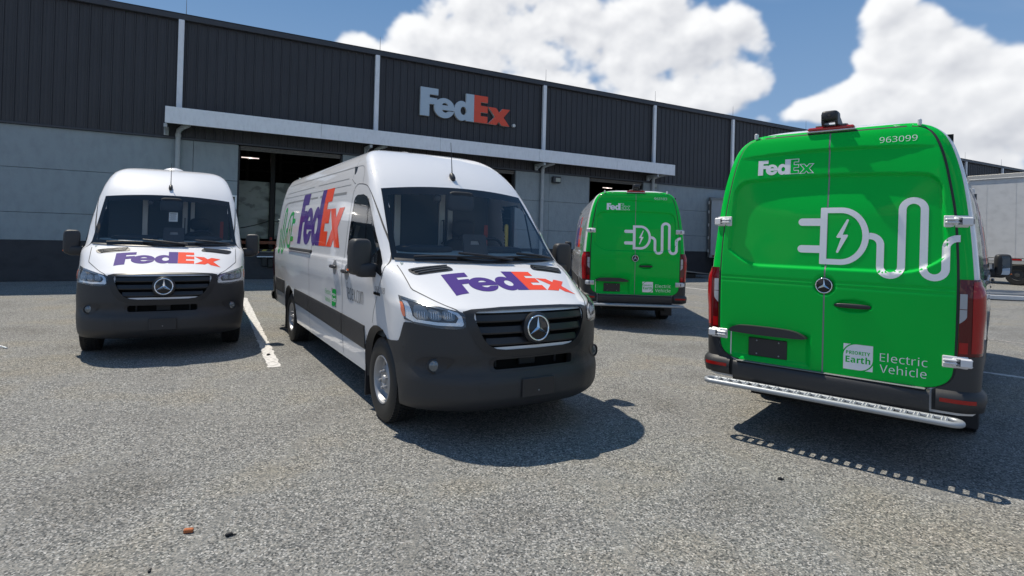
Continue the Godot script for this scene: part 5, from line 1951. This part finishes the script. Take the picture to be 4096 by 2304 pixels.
func make_wheel(van: Node3D) -> Node3D:   # outside looks along +X
	var xf := Transform3D(Basis(Vector3.BACK, -PI / 2), Vector3.ZERO)
	var ty := MB.new()
	lathe(ty, [Vector2(0.205, -0.115), Vector2(0.30, -0.122), Vector2(0.345, -0.112), Vector2(0.366, -0.095), Vector2(0.372, -0.07), Vector2(0.374, 0.0), Vector2(0.372, 0.07), Vector2(0.366, 0.095), Vector2(0.345, 0.112), Vector2(0.30, 0.122), Vector2(0.25, 0.118), Vector2(0.218, 0.108), Vector2(0.205, 0.09)], xf, 56)
	# tread blocks
	for k in 64:
		for r in 5:
			var a := TAU * (k + 0.5 * (r % 2)) / 64
			var wd := 0.034 if r % 4 == 0 else 0.028
			var bx := Transform3D(Basis(Vector3.RIGHT, a), Vector3.ZERO)
			box(ty, Vector3(-0.084 + r * 0.042, 0.3745 - (0.008 if r % 4 == 0 else 0.0), 0), Vector3(wd, 0.012, 0.026), 0.0, bx)
	var tyre := part(van, "wheel", ty.done(), "tyre")
	var rm := MB.new()
	lathe(rm, [Vector2(0.218, 0.096), Vector2(0.214, 0.112), Vector2(0.205, 0.112), Vector2(0.196, 0.098), Vector2(0.190, 0.06), Vector2(0.180, 0.035), Vector2(0.172, 0.030), Vector2(0.135, 0.045), Vector2(0.118, 0.072), Vector2(0.100, 0.084), Vector2(0.062, 0.086), Vector2(0.055, 0.070), Vector2(0.0, 0.070)], xf, 48)
	var rim := part(tyre, "rim", rm.done(), "rim_silver")
	var hl := MB.new()
	for k in 16:
		var a := TAU * k / 16
		var c := Vector3(0.0395, sin(a) * 0.153, cos(a) * 0.153)
		var t := Vector3(0, cos(a), -sin(a))
		var rr := Vector3(0, sin(a), cos(a))
		for m in 10:
			var b0 := TAU * m / 10
			var b1 := TAU * (m + 1) / 10
			var lean := Vector3(-0.32, 0, 0)
			hl.htri(c, c + t * cos(b0) * 0.020 + (rr * 0.011 + lean * 0.011) * sin(b0), c + t * cos(b1) * 0.020 + (rr * 0.011 + lean * 0.011) * sin(b1), Vector3.RIGHT, -1)
	part(tyre, "rim_hole", hl.done(), "void")
	var nuts := MB.new()
	for k in 6:
		var a := TAU * k / 6
		lathe(nuts, [Vector2(0.014, 0.0), Vector2(0.014, 0.020), Vector2(0.008, 0.026), Vector2(0, 0.026)], Transform3D(Basis(Vector3.BACK, -PI / 2), Vector3(0.084, sin(a) * 0.080, cos(a) * 0.080)), 8, true)
	lathe(nuts, [Vector2(0.040, 0.0), Vector2(0.038, 0.022), Vector2(0.025, 0.032), Vector2(0, 0.034)], Transform3D(Basis(Vector3.BACK, -PI / 2), Vector3(0.070, 0, 0)), 20)
	part(tyre, "wheel_nut", nuts.done(), "rim_silver")
	return tyre

# ---------------------------------------------------------------- tail: doors, lamps, bumper, step

func rear_end(van: Node3D) -> void:
	# green film round the corners and over the lintel
	var wrap := MB.new()
	var lintel := MB.new()
	for s in [1.0, -1.0]:
		patch(wrap, 14, 60, func(u: float, v: float) -> Vector3:
			var y := lerpf(0.86, 2.640, v)
			var q := tail_x(maxf(0.30, look(tG, y) - 0.04), y)
			var a := lerpf(atan2(q.x, -(q.z + 3.3)), green_angle(y), u)
			var p := lift(tail(a, y), 0.0025)
			return Vector3(s * p.x, p.y, p.z), Vector3(s * 0.3, 0, -1))
		patch(lintel, 10, 3, func(u: float, v: float) -> Vector3:
			var y := lerpf(2.585, 2.640, v)
			var p := lift(tail_x(lerpf(0.0, maxf(0.30, look(tG, y) - 0.04), u), y), 0.0025)
			return Vector3(s * p.x, p.y, p.z), Vector3(0, 0.3, -1))
	part(van, "rear_corner_film", wrap.done(), "green_film")
	part(van, "rear_lintel_film", lintel.done(), "green_film")
	part(van, "load_space_wall", box_mesh(Vector3(0, 1.6, -3.55), Vector3(1.6, 1.9, 0.02)), "void")
	# doors with their sunk panels
	for s in [1.0, -1.0]:
		var mb := MB.new()
		var nx := 84
		var ny := 196
		patch(mb, nx + 1, ny, func(u: float, v: float) -> Vector3:
			var i := roundi(u * (nx + 1))
			var y := lerpf(0.652, 2.607, v)
			var x: float = s * lerpf(0.006, look(tG, y) - 0.006, minf(i, nx) / nx)
			return Vector3(x, y, door_z(x, y) + (0.016 if i > nx else 0.0)), Vector3(0, 0, -1))
		var d := part(van, "rear_door", mb.done(), "green_film")
		if s > 0:
			var tm := MB.new()
			extrude(tm, PackedVector2Array(smooth_poly([Vector2(0.105, 0.893), Vector2(0.13, 0.925), Vector2(0.20, 0.956), Vector2(0.30, 0.966), Vector2(0.60, 0.966), Vector2(0.69, 0.955), Vector2(0.735, 0.925), Vector2(0.757, 0.893)])), -3.905, -3.82)
			part(d, "plate_trim", tm.done(), "black_plastic")
			var pz: float = door_z(0.425, 0.78)
			part(d, "plate_holder", box_mesh(Vector3(0.432, 0.778, pz - 0.007), Vector3(0.315, 0.158, 0.012), 0.004), "black_plastic_fine")
			var sc := MB.new()
			for q in [Vector2(0.34, 0.835), Vector2(0.52, 0.835), Vector2(0.34, 0.722), Vector2(0.52, 0.722)]:
				blob(sc, Vector3(q.x, q.y, pz - 0.014), Vector3(0.007, 0.007, 0.004), 1.0, Transform3D(), 8, 6)
			part(d, "plate_screw", sc.done(), "rim_silver")
		else:
			var hm := MB.new()
			blob(hm, Vector3(-0.203, 1.204, door_z(-0.35, 1.204) - 0.014), Vector3(0.128, 0.019, 0.016), 0.6, Transform3D(), 18, 10)
			part(d, "handle", hm.done(), "black_plastic_fine")
	var gap := MB.new()
	ribbon(gap, fine([Vector2(0.0, 0.652), Vector2(0.0, 2.607)], 0.02), 0.0115, on_rear(-0.001), Vector3.FORWARD)
	part(van, "door_gap_trim", gap.done(), "gap_grey")
	var dark := MB.new()
	var outline: Array = []
	for i in 80:
		var y := lerpf(0.652, 2.607, i / 79.0)
		outline.append(Vector2(look(tG, y), y))
	var back := on_skin_rear(0.004)
	for s in [1.0, -1.0]:
		var l: Array = []
		for p in outline:
			l.append(Vector2(p.x * s, p.y))
		ribbon(dark, l, 0.018, back, Vector3.FORWARD)
		ribbon(dark, fine([Vector2(0, 2.611), Vector2(s * 0.52, 2.611)], 0.06), 0.014, back, Vector3.FORWARD)
	part(van, "panel_gap", dark.done(), "gap")
	badge(van, Transform3D(Basis.looking_at(Vector3(0, 0.0, -1)), Vector3(0, 1.352, door_z(0.0, 1.352) - 0.002)), 0.062, false)
	# tail lamps
	for s in [1.0, -1.0]:
		tail_lamp(van, s)
	# white hinges
	for s in [1.0, -1.0]:
		for y in [1.875, 0.862]:
			hinge(van, s, y)
	# high brake lamp and camera
	var bl := MB.new()
	box(bl, Vector3(0, 2.648, -3.725), Vector3(0.345, 0.030, 0.055), 0.010)
	var b := part(van, "brake_light", bl.done(), "tail_red")
	part(b, "lamp_base", box_mesh(Vector3(0, 2.630, -3.722), Vector3(0.362, 0.010, 0.058), 0.003), "hinge_white")
	var cm := MB.new()
	var cx := Transform3D(Basis(Vector3.UP, PI / 2), Vector3.ZERO)
	for q in [[-0.050, 0.022], [0.050, 0.022]]:
		extrude(cm, PackedVector2Array([Vector2(3.77, 2.672), Vector2(3.785, 2.695), Vector2(3.79, 2.76), Vector2(3.66, 2.735), Vector2(3.56, 2.695), Vector2(3.56, 2.672), Vector2(3.70, 2.672)]), q[0] - q[1] * 0.5, q[0] + q[1] * 0.5, cx)
	blob(cm, Vector3(0, 2.745, -3.735), Vector3(0.062, 0.042, 0.075), 0.4, Transform3D(), 18, 10)
	var ct := part(van, "rear_camera", cm.done(), "black_plastic_fine")
	part(ct, "camera_lens", box_mesh(Vector3(0, 2.745, -3.811), Vector3(0.022, 0.022, 0.006), 0.003), "black_gloss")
	part(ct, "camera_mount", box_mesh(Vector3(0, 2.677, -3.66), Vector3(0.24, 0.014, 0.12), 0.005), "gap_grey")
	for s in [1.0, -1.0]:
		part(van, "roof_clip", box_mesh(Vector3(s * 0.600, 2.638, -3.70), Vector3(0.026, 0.055, 0.045), 0.008), "hinge_white")
	rear_bumper(van)
	rear_step(van)
	# film graphics on the doors
	var rf := on_rear(0.0022)
	var hint := Vector3.FORWARD
	var wd := MB.new()
	var tt := Transform2D(Vector2(0.1262, 0), Vector2(0, 0.131), Vector2(-0.560, 2.281))
	drape(wd, fed_pieces(), tt, 0.05, rf, hint)
	drape(wd, [word_E(), word_x()], tt, 0.05, rf, hint)
	var left: Node = van.get_node("rear_door")
	part(left, "wordmark_letters", wd.done(), "film_white")
	var wo := MB.new()
	for g in [word_E(), word_x()]:
		for p in Geometry2D.offset_polygon(g, -0.042):
			drape(wo, [p], tt, 0.05, on_rear(0.0032), hint)
	part(left, "wordmark_letters", wo.done(), "green_film")
	var pg := MB.new()
	plug_art(pg, rf, hint, 1.0)
	var right: Node = van.get_node("rear_door_001")
	part(right, "plug_picture", pg.done(), "film_white")
	var tx := MB.new()
	drape_text(tx, "Electric", 0.393, 0.800, 0.688, 0.866, rf, hint)
	drape_text(tx, "Vehicle", 0.393, 0.715, 0.684, 0.781, rf, hint)
	part(right, "lettering", tx.done(), "film_white")
	leaf_mark(right, rf, hint, 0.148, 0.707, 0.2, "film_white", "film_white", "green_film", on_rear(0.0032))

func leaf_mark(parent: Node, f: Callable, hint: Vector3, x: float, y: float, w: float, fill: String, corner: String, ink: String, f2: Callable) -> void:   # a leaf-cornered square with two words
	var r := 0.47 * w
	var leaf := PackedVector2Array([Vector2(x, y)])
	for i in 13:
		var a := -PI / 2 + PI / 2 * i / 12
		leaf.append(Vector2(x + w - r + r * cos(a), y + r + r * sin(a)))
	leaf.append(Vector2(x + w, y + w))
	for i in 13:
		var a := PI / 2 + PI / 2 * i / 12
		leaf.append(Vector2(x + r + r * cos(a), y + w - r + r * sin(a)))
	var mb := MB.new()
	drape(mb, [leaf], Transform2D(), 0.06, f, hint)
	part(parent, "leaf_mark", mb.done(), fill)
	var co := MB.new()
	var c1 := PackedVector2Array([Vector2(x, y + w)])
	var c2 := PackedVector2Array([Vector2(x + w, y)])
	for i in 9:
		var a := PI - PI / 2 * i / 8
		c1.append(Vector2(x + r + r * 1.10 * cos(a), y + w - r + r * 1.10 * sin(a)))
		var b := -PI / 2 * i / 8
		c2.append(Vector2(x + w - r + r * 1.10 * cos(b), y + r + r * 1.10 * sin(b)))
	for c in [c1, c2]:
		for q in Geometry2D.intersect_polygons(c, rect(x, y, x + w, y + w)):
			drape(co, [q], Transform2D(), 0.06, f, hint)
	part(parent, "leaf_corner", co.done(), corner)
	var tx := MB.new()
	drape_text(tx, "PRIORITY", x + 0.09 * w, y + 0.60 * w, x + 0.91 * w, y + 0.735 * w, f2, hint, true)
	drape_text(tx, "Earth", x + 0.08 * w, y + 0.27 * w, x + 0.92 * w, y + 0.535 * w, f2, hint, true)
	part(parent, "lettering", tx.done(), ink)

func plug_art(mb: MB, f: Callable, hint: Vector3, k: float) -> void:   # plug with lightning bolt and winding cable; (p, y), k mirrors nothing, only scales nothing
	var bars: Array = [PackedVector2Array(round_rect(-0.048, 1.524, 0.003, 1.988, 0.006, 2))]
	for y in [1.869, 1.645]:
		var q := ellipse(-0.184, y, 0.031, 0.031, 12, PI / 2, PI * 1.5)
		q.append(Vector2(-0.048, y - 0.031))
		q.append(Vector2(-0.048, y + 0.031))
		bars.append(q)
	drape(mb, bars, Transform2D(), 0.03, f, hint)
	var body: Array = []
	var path: Array = [Vector2(0.003, 1.9655), Vector2(0.09, 1.9655)]
	for i in 33:
		var a := PI / 2 - PI * i / 32
		path.append(Vector2(0.10 + 0.1755 * cos(a), 1.756 + 0.2095 * sin(a)))
	path.append(Vector2(0.003, 1.5465))
	stroke(mb, fine(path, 0.02), 0.045, f, hint)
	# cable
	var c: Array = [Vector2(0.2985, 1.760), Vector2(0.305, 1.760)]
	arc(c, 0.305, 1.690, 0.070, PI / 2, 0.0)
	arc(c, 0.443, 1.528, 0.068, -PI, 0.0)
	arc(c, 0.580, 1.966, 0.069, PI, 0.0)
	arc(c, 0.7155, 1.526, 0.0665, -PI, 0.0)
	arc(c, 0.852, 1.680, 0.070, PI, PI / 2)
	c.append(Vector2(0.864, 1.750))
	stroke(mb, fine(c, 0.02), 0.050, f, hint)
	drape(mb, [PackedVector2Array([Vector2(0.142, 1.890), Vector2(0.150, 1.894), Vector2(0.158, 1.886), Vector2(0.116, 1.767), Vector2(0.149, 1.769), Vector2(0.154, 1.760), Vector2(0.088, 1.624), Vector2(0.080, 1.619), Vector2(0.072, 1.627), Vector2(0.106, 1.742), Vector2(0.076, 1.742), Vector2(0.071, 1.750)])], Transform2D(), 0.04, f, hint)

func arc(c: Array, x: float, y: float, r: float, a0: float, a1: float) -> void:
	for i in 15:
		var a := lerpf(a0, a1, i / 14.0)
		c.append(Vector2(x + r * cos(a), y + r * sin(a)))

func stroke(mb: MB, pts: Array, w: float, f: Callable, hint: Vector3) -> void:
	var clean: Array = [pts[0]]
	for p in pts:
		if p.distance_to(clean[clean.size() - 1]) > 0.003:
			clean.append(p)
	var n := clean.size()
	var prev: Array = []
	for i in n:
		var t: Vector2 = (clean[mini(i + 1, n - 1)] - clean[maxi(i - 1, 0)]).normalized()
		var o := Vector2(-t.y, t.x) * w * 0.5
		var row: Array = []
		for j in 4:
			var p: Vector2 = clean[i] + o * (1.0 - j * 2.0 / 3.0)
			row.append(f.call(p.x, p.y))
		if i > 0:
			for j in 3:
				mb.hquad(prev[j], row[j], row[j + 1], prev[j + 1], hint, 0)
		prev = row

func on_skin_rear(d: float) -> Callable:
	return func(x: float, y: float) -> Vector3:
		var p := tail_x(absf(x), y)
		p = lift(p, d)
		return Vector3(signf(x) * p.x if absf(x) > 1e-6 else 0.0, p.y, p.z)

func tail_x(x: float, y: float) -> Vector3:   # backwards from inside at one x
	var a := -2.8
	var b := -4.2
	for i in 18:
		var m := (a + b) * 0.5
		if hull(x, y, m) > 0.0:
			b = m
		else:
			a = m
	return Vector3(x, y, a)

func green_angle(y: float) -> float:
	# where the corner has turned about half way to the flank
	var lo := 0.9
	var hi := 1.5
	var want := Wz(y, -3.4) - lerpf(0.034, 0.022, clampf((y - 1.4) / 0.8, 0.0, 1.0))
	for i in 14:
		var m := (lo + hi) * 0.5
		if tail(m, y).x > want:
			hi = m
		else:
			lo = m
	return lo

func corner_patch(mb: MB, s: float, y0: float, y1: float, x_in: Callable, out_z: Callable, d: float, nu := 14, nv := 24) -> void:   # between an inner x on the back and an outer z on the flank
	patch(mb, nu, nv, func(u: float, v: float) -> Vector3:
		var y := lerpf(y0, y1, v)
		var pi: Vector3 = tail_x(x_in.call(y), y)
		var a0 := atan2(pi.x, -(pi.z + 3.3))
		var zo: float = out_z.call(y)
		var a1 := atan2(Wz(y, zo), -(zo + 3.3))
		var p := lift(tail(lerpf(a0, a1, u), y), d)
		return Vector3(s * p.x, p.y, p.z), Vector3(s, 0, -1))

func back_patch(mb: MB, s: float, y0: float, y1: float, x_in: Callable, x_out: Callable, d: float) -> void:   # between two x on the back
	patch(mb, 6, 8, func(u: float, v: float) -> Vector3:
		var y := lerpf(y0, y1, v)
		var p := lift(tail_x(lerpf(x_in.call(y), x_out.call(y), u), y), d)
		return Vector3(s * p.x, p.y, p.z), Vector3(0, 0, -1))

func tail_lamp(van: Node3D, s: float) -> void:
	var mb := MB.new()
	var inn := func(y: float) -> float: return look(tG, y) + 0.010
	var outz := func(y: float) -> float: return -3.60 - 0.03 * clampf((1.45 - y) / 0.5, 0.0, 1.0)
	corner_patch(mb, s, 0.905, 1.455, inn, outz, 0.010)
	var t := part(van, "tail_light", mb.done(), "tail_dark")
	var red := MB.new()
	corner_patch(red, s, 0.93, 1.44, func(y: float) -> float: return look(tG, y) + 0.082, func(y: float) -> float: return -3.655, 0.0125, 6, 20)
	part(t, "red_lens", red.done(), "tail_red")
	for q in [[1.245, 1.352], [1.140, 1.240]]:
		var cl := MB.new()
		var yb: float = q[0]
		back_patch(cl, s, q[0], q[1], func(y: float) -> float: return look(tG, y) + 0.013, func(y: float) -> float: return look(tG, y) + 0.052 - (0.038 * pow(clampf((1.19 - y) / 0.05, 0.0, 1.0), 1.5) if yb < 1.2 else 0.0), 0.0145)
		part(t, "clear_lens", cl.done(), "tail_clear")
	var lo := MB.new()
	back_patch(lo, s, 0.925, 1.005, func(y: float) -> float: return look(tG, y) + 0.016, func(y: float) -> float: return look(tG, y) + 0.062, 0.0145)
	part(t, "brake_lens", lo.done(), "tail_red")

func hinge(van: Node3D, s: float, y: float) -> void:
	var g := look(tG, y) + 0.01
	var p := tail_x(g, y)
	var n := (lift(p, 1.0) - p).normalized()
	var out := Vector3(n.x * s, 0, n.z).normalized()
	var rt := Vector3.UP.cross(out).normalized()
	var xf := Transform3D(Basis(rt, Vector3.UP, out), Vector3(p.x * s, y, p.z))
	var k := 1.0 if rt.x * s > 0 else -1.0     # towards the flank
	var mb := MB.new()
	box(mb, Vector3(k * 0.030, 0, 0.020), Vector3(0.120, 0.066, 0.034), 0.010, xf)
	box(mb, Vector3(-k * 0.040, 0.014, 0.030), Vector3(0.085, 0.017, 0.028), 0.006, xf)
	box(mb, Vector3(-k * 0.040, -0.008, 0.030), Vector3(0.085, 0.017, 0.028), 0.006, xf)
	box(mb, Vector3(-k * 0.010, 0, 0.008), Vector3(0.150, 0.086, 0.014), 0.005, xf)
	var h := part(van, "hinge", mb.done(), "hinge_white")
	var hole := MB.new()
	box(hole, Vector3(k * 0.006, 0.002, 0.0365), Vector3(0.024, 0.050, 0.004), 0.0, xf)
	box(hole, Vector3(k * 0.086, 0, 0.018), Vector3(0.012, 0.040, 0.026), 0.003, xf)
	part(h, "hinge_slot", hole.done(), "gap")
	var pin := MB.new()
	for yy in [0.016, -0.014]:
		blob(pin, Vector3(k * 0.006, yy, 0.040), Vector3(0.009, 0.009, 0.005), 1.0, xf, 10, 6)
	part(h, "hinge_pin", pin.done(), "gap_grey")

func rear_bumper(van: Node3D) -> void:
	# corner pieces from the lamps down, and the beam between them
	for s in [1.0, -1.0]:
		var mb := MB.new()
		corner_patch(mb, s, 0.50, 0.905, func(y: float) -> float: return look(tG, maxf(y, 0.655)) + 0.008 if y > 0.655 else 0.715, func(y: float) -> float: return lerpf(-3.42, -3.57, clampf((y - 0.5) / 0.4, 0.0, 1.0)), 0.013, 18, 22)
		patch(mb, 14, 5, func(u: float, v: float) -> Vector3:
			var y: float = [0.50, 0.512, 0.585, 0.62, 0.640, 0.655][roundi(v * 5)]
			var d: float = [0.005, 0.042, 0.052, 0.046, 0.030, 0.013][roundi(v * 5)]
			var a0 := atan2(0.712, 0.5)
			var p := lift(tail(lerpf(a0, 1.30, u), y), d)
			return Vector3(s * p.x, p.y, p.z), Vector3(s * 0.5, 0, -1))
		var c := part(van, "bumper_corner", mb.done(), "black_plastic")
		var rf := MB.new()
		patch(rf, 8, 1, func(u: float, v: float) -> Vector3:
			var y := lerpf(0.575, 0.603, v)
			var a0 := atan2(0.735, 0.5)
			var p := lift(tail(lerpf(a0, 1.10, u), y), 0.056)
			return Vector3(s * p.x, p.y, p.z), Vector3(s * 0.5, 0, -1))
		part(c, "reflector", rf.done(), "reflector_red")
	var bm := MB.new()
	patch(bm, 30, 6, func(u: float, v: float) -> Vector3:
		var y: float = [0.455, 0.468, 0.53, 0.60, 0.625, 0.640, 0.645][roundi(v * 6)]
		var d: float = [-0.04, 0.045, 0.060, 0.060, 0.056, 0.040, -0.01][roundi(v * 6)]
		var x := lerpf(-0.706, 0.706, u)
		return Vector3(x, y, Rz(x, y) - d), Vector3(0, 0, -1))
	var b := part(van, "rear_bumper", bm.done(), "black_plastic")
	part(b, "bumper_tread", box_mesh(Vector3(0, 0.6475, -3.862), Vector3(1.36, 0.006, 0.05), 0.002), "gap_grey")

func rear_step(van: Node3D) -> void:
	var y := 0.462
	var mb := MB.new()
	var loop: Array = []
	for i in 13:
		var a := -PI / 2 + PI * i / 12
		loop.append(Vector3(0.832 + 0.066 * cos(a), y, -3.968 + 0.066 * sin(a)))
	for i in 13:
		var a := PI / 2 + PI * i / 12
		loop.append(Vector3(-0.832 + 0.066 * cos(a), y, -3.968 + 0.066 * sin(a)))
	tube(mb, loop, 0.0215, 12, true)
	var st := part(van, "rear_step", mb.done(), "galvanised")
	var tr := MB.new()
	for k in 21:
		var x := -0.80 + k * 0.080
		box(tr, Vector3(x, y + 0.014, -3.968), Vector3(0.044, 0.006, 0.100), 0.002)
		for i in 4:
			for sx in [-0.011, 0.011]:
				lathe(tr, [Vector2(0.0075, 0.0), Vector2(0.005, 0.007), Vector2(0.0, 0.0075)], Transform3D(Basis(), Vector3(x + sx, y + 0.017, -4.002 + i * 0.0225)), 7)
	box(tr, Vector3(0, y + 0.010, -4.022), Vector3(1.66, 0.008, 0.012))
	box(tr, Vector3(0, y + 0.010, -3.914), Vector3(1.66, 0.008, 0.012))
	part(st, "tread", tr.done(), "galvanised")
	var bk := MB.new()
	for x in [-0.52, 0.52]:
		box(bk, Vector3(x, y - 0.004, -3.90), Vector3(0.07, 0.02, 0.24), 0.004)
		box(bk, Vector3(x, y + 0.01, -3.70), Vector3(0.09, 0.09, 0.30), 0.01)
	part(st, "step_bracket", bk.done(), "hazard_black")

# ---------------------------------------------------------------- lettering on the flanks

func flank_art(van: Node3D) -> void:
	# right flank: the word runs forwards, the plug behind it; left flank: the same order read from the front
	for s in [-1.0, 1.0]:
		var f := on_side_v(s, 0.0025)
		var hint := Vector3(s, 0, 0)
		var x0 := -1.80 if s < 0 else -0.62     # v grows to the right as one looks at the flank
		var tt := Transform2D(Vector2(0.685, 0), Vector2(0, 0.725), Vector2(x0, 1.512))
		var mb := MB.new()
		drape(mb, fed_pieces(), tt, 0.14, f, hint)
		part(van, "wordmark_letters", mb.done(), "film_purple")
		var m2 := MB.new()
		drape(m2, [word_E(), word_x()], tt, 0.14, f, hint)
		part(van, "wordmark_letters", m2.done(), "film_orange")
		var pg := MB.new()
		# the plug drawing is laid out in (p, y); here it is enlarged and, on the right flank, turned about
		var g := func(p: float, y: float) -> Vector3:
			var v := -2.40 - (p - 0.0) * 1.12 if s < 0 else 2.36 + p * 1.12
			return f.call(v, 1.70 + (y - 1.745) * 1.24)
		plug_art(pg, g, hint, 1.0)
		part(van, "plug_picture", pg.done(), "film_green")
		if s < 0:
			var tx := MB.new()
			drape_text(tx, "fedex.com", 1.085, 0.985, 1.68, 1.165, f, hint)
			part(van, "lettering", tx.done(), "film_grey")
			var ev := MB.new()
			drape_text(ev, "Electric", 0.12, 0.955, 0.39, 1.015, f, hint)
			drape_text(ev, "Vehicle", 0.12, 0.865, 0.38, 0.925, f, hint)
			part(van, "lettering", ev.done(), "film_green")
			leaf_mark(van, f, hint, 0.44, 0.842, 0.20, "film_green", "film_grey", "film_white", on_side_v(s, 0.0035))

func on_side_v(s: float, d: float) -> Callable:
	var g := on_side(s, d)
	return func(v: float, y: float) -> Vector3: return g.call(v if s < 0 else -v, y)

func rear_number(van: Node3D, s: String) -> void:
	var mb := MB.new()
	drape_text(mb, s, 0.349, 2.492, 0.592, 2.538, on_rear(0.0022), Vector3.FORWARD)
	part(van.get_node("rear_door_001"), "fleet_number", mb.done(), "film_white")

func side_number(van: Node3D, s: String) -> void:
	var mb := MB.new()
	drape_text(mb, s, 2.06, 1.150, 2.32, 1.205, on_side_v(-1.0, 0.0025), Vector3.LEFT)
	part(van, "fleet_number", mb.done(), "film_grey")

func vans() -> void:
	var v := thing("delivery_van", "white electric delivery van at the left, facing us squarely, paper behind its windscreen", "van", "delivery vans parked in the yard")
	shell(v)
	glazing(v)
	cab(v)
	seams(v)
	front_end(v)
	flanks(v)
	wheels(v)
	rear_end(v)
	flank_art(v)
	var places := [[-6.04824, -10.11973, 29.6132, ""], [-1.44528, -7.46645, 31.2450, "white electric delivery van in the centre, nearest, turned to show front and side"], [2.64870, -14.80596, 175.9333, "far electric delivery van showing its green rear doors, between two nearer vans"], [5.03334, -7.55781, 139.6151, "large near electric delivery van at the right showing its green rear doors"]]
	var all: Array = [v]
	for i in range(1, 4):
		var c: Node3D = v.duplicate()
		c.name = numbered("delivery_van", self)
		add_child(c, true)
		c.set_meta("label", places[i][3])
		all.append(c)
	for i in 4:
		all[i].position = Vector3(places[i][0], 0, places[i][1])
		all[i].rotation.y = deg_to_rad(places[i][2])
	side_number(all[1], "963108")
	rear_number(all[2], "963103")
	rear_number(all[3], "963099")
	# papers in the left van
	var at: Transform3D = all[0].transform
	var p := thing("paper_form", "printed white form hanging inside the windscreen of the left van", "paper")
	p.transform = at * Transform3D(Basis(Vector3.RIGHT, -0.30), Vector3(0.05, 1.86, 1.70))
	part(p, "sheet", box_mesh(Vector3.ZERO, Vector3(0.115, 0.145, 0.002)), "paper")
	var ink := MB.new()
	box(ink, Vector3(0, 0.050, 0.0015), Vector3(0.085, 0.010, 0.001))
	for k in 7:
		box(ink, Vector3(-0.010 + 0.006 * (k % 3), 0.030 - k * 0.013, 0.0015), Vector3(0.072 + 0.008 * (k % 2), 0.0035, 0.001))
	part(p, "print", ink.done(), "ink")
	var q := thing("paper_sheet", "blank white sheet lying on the dashboard of the left van", "paper")
	q.transform = at * Transform3D(Basis(Vector3.UP, 0.2), Vector3(-0.50, 1.482, 2.03))
	part(q, "sheet", box_mesh(Vector3.ZERO, Vector3(0.19, 0.003, 0.17), 0.0, Transform3D(Basis(Vector3.RIGHT, 0.20), Vector3.ZERO)), "paper")
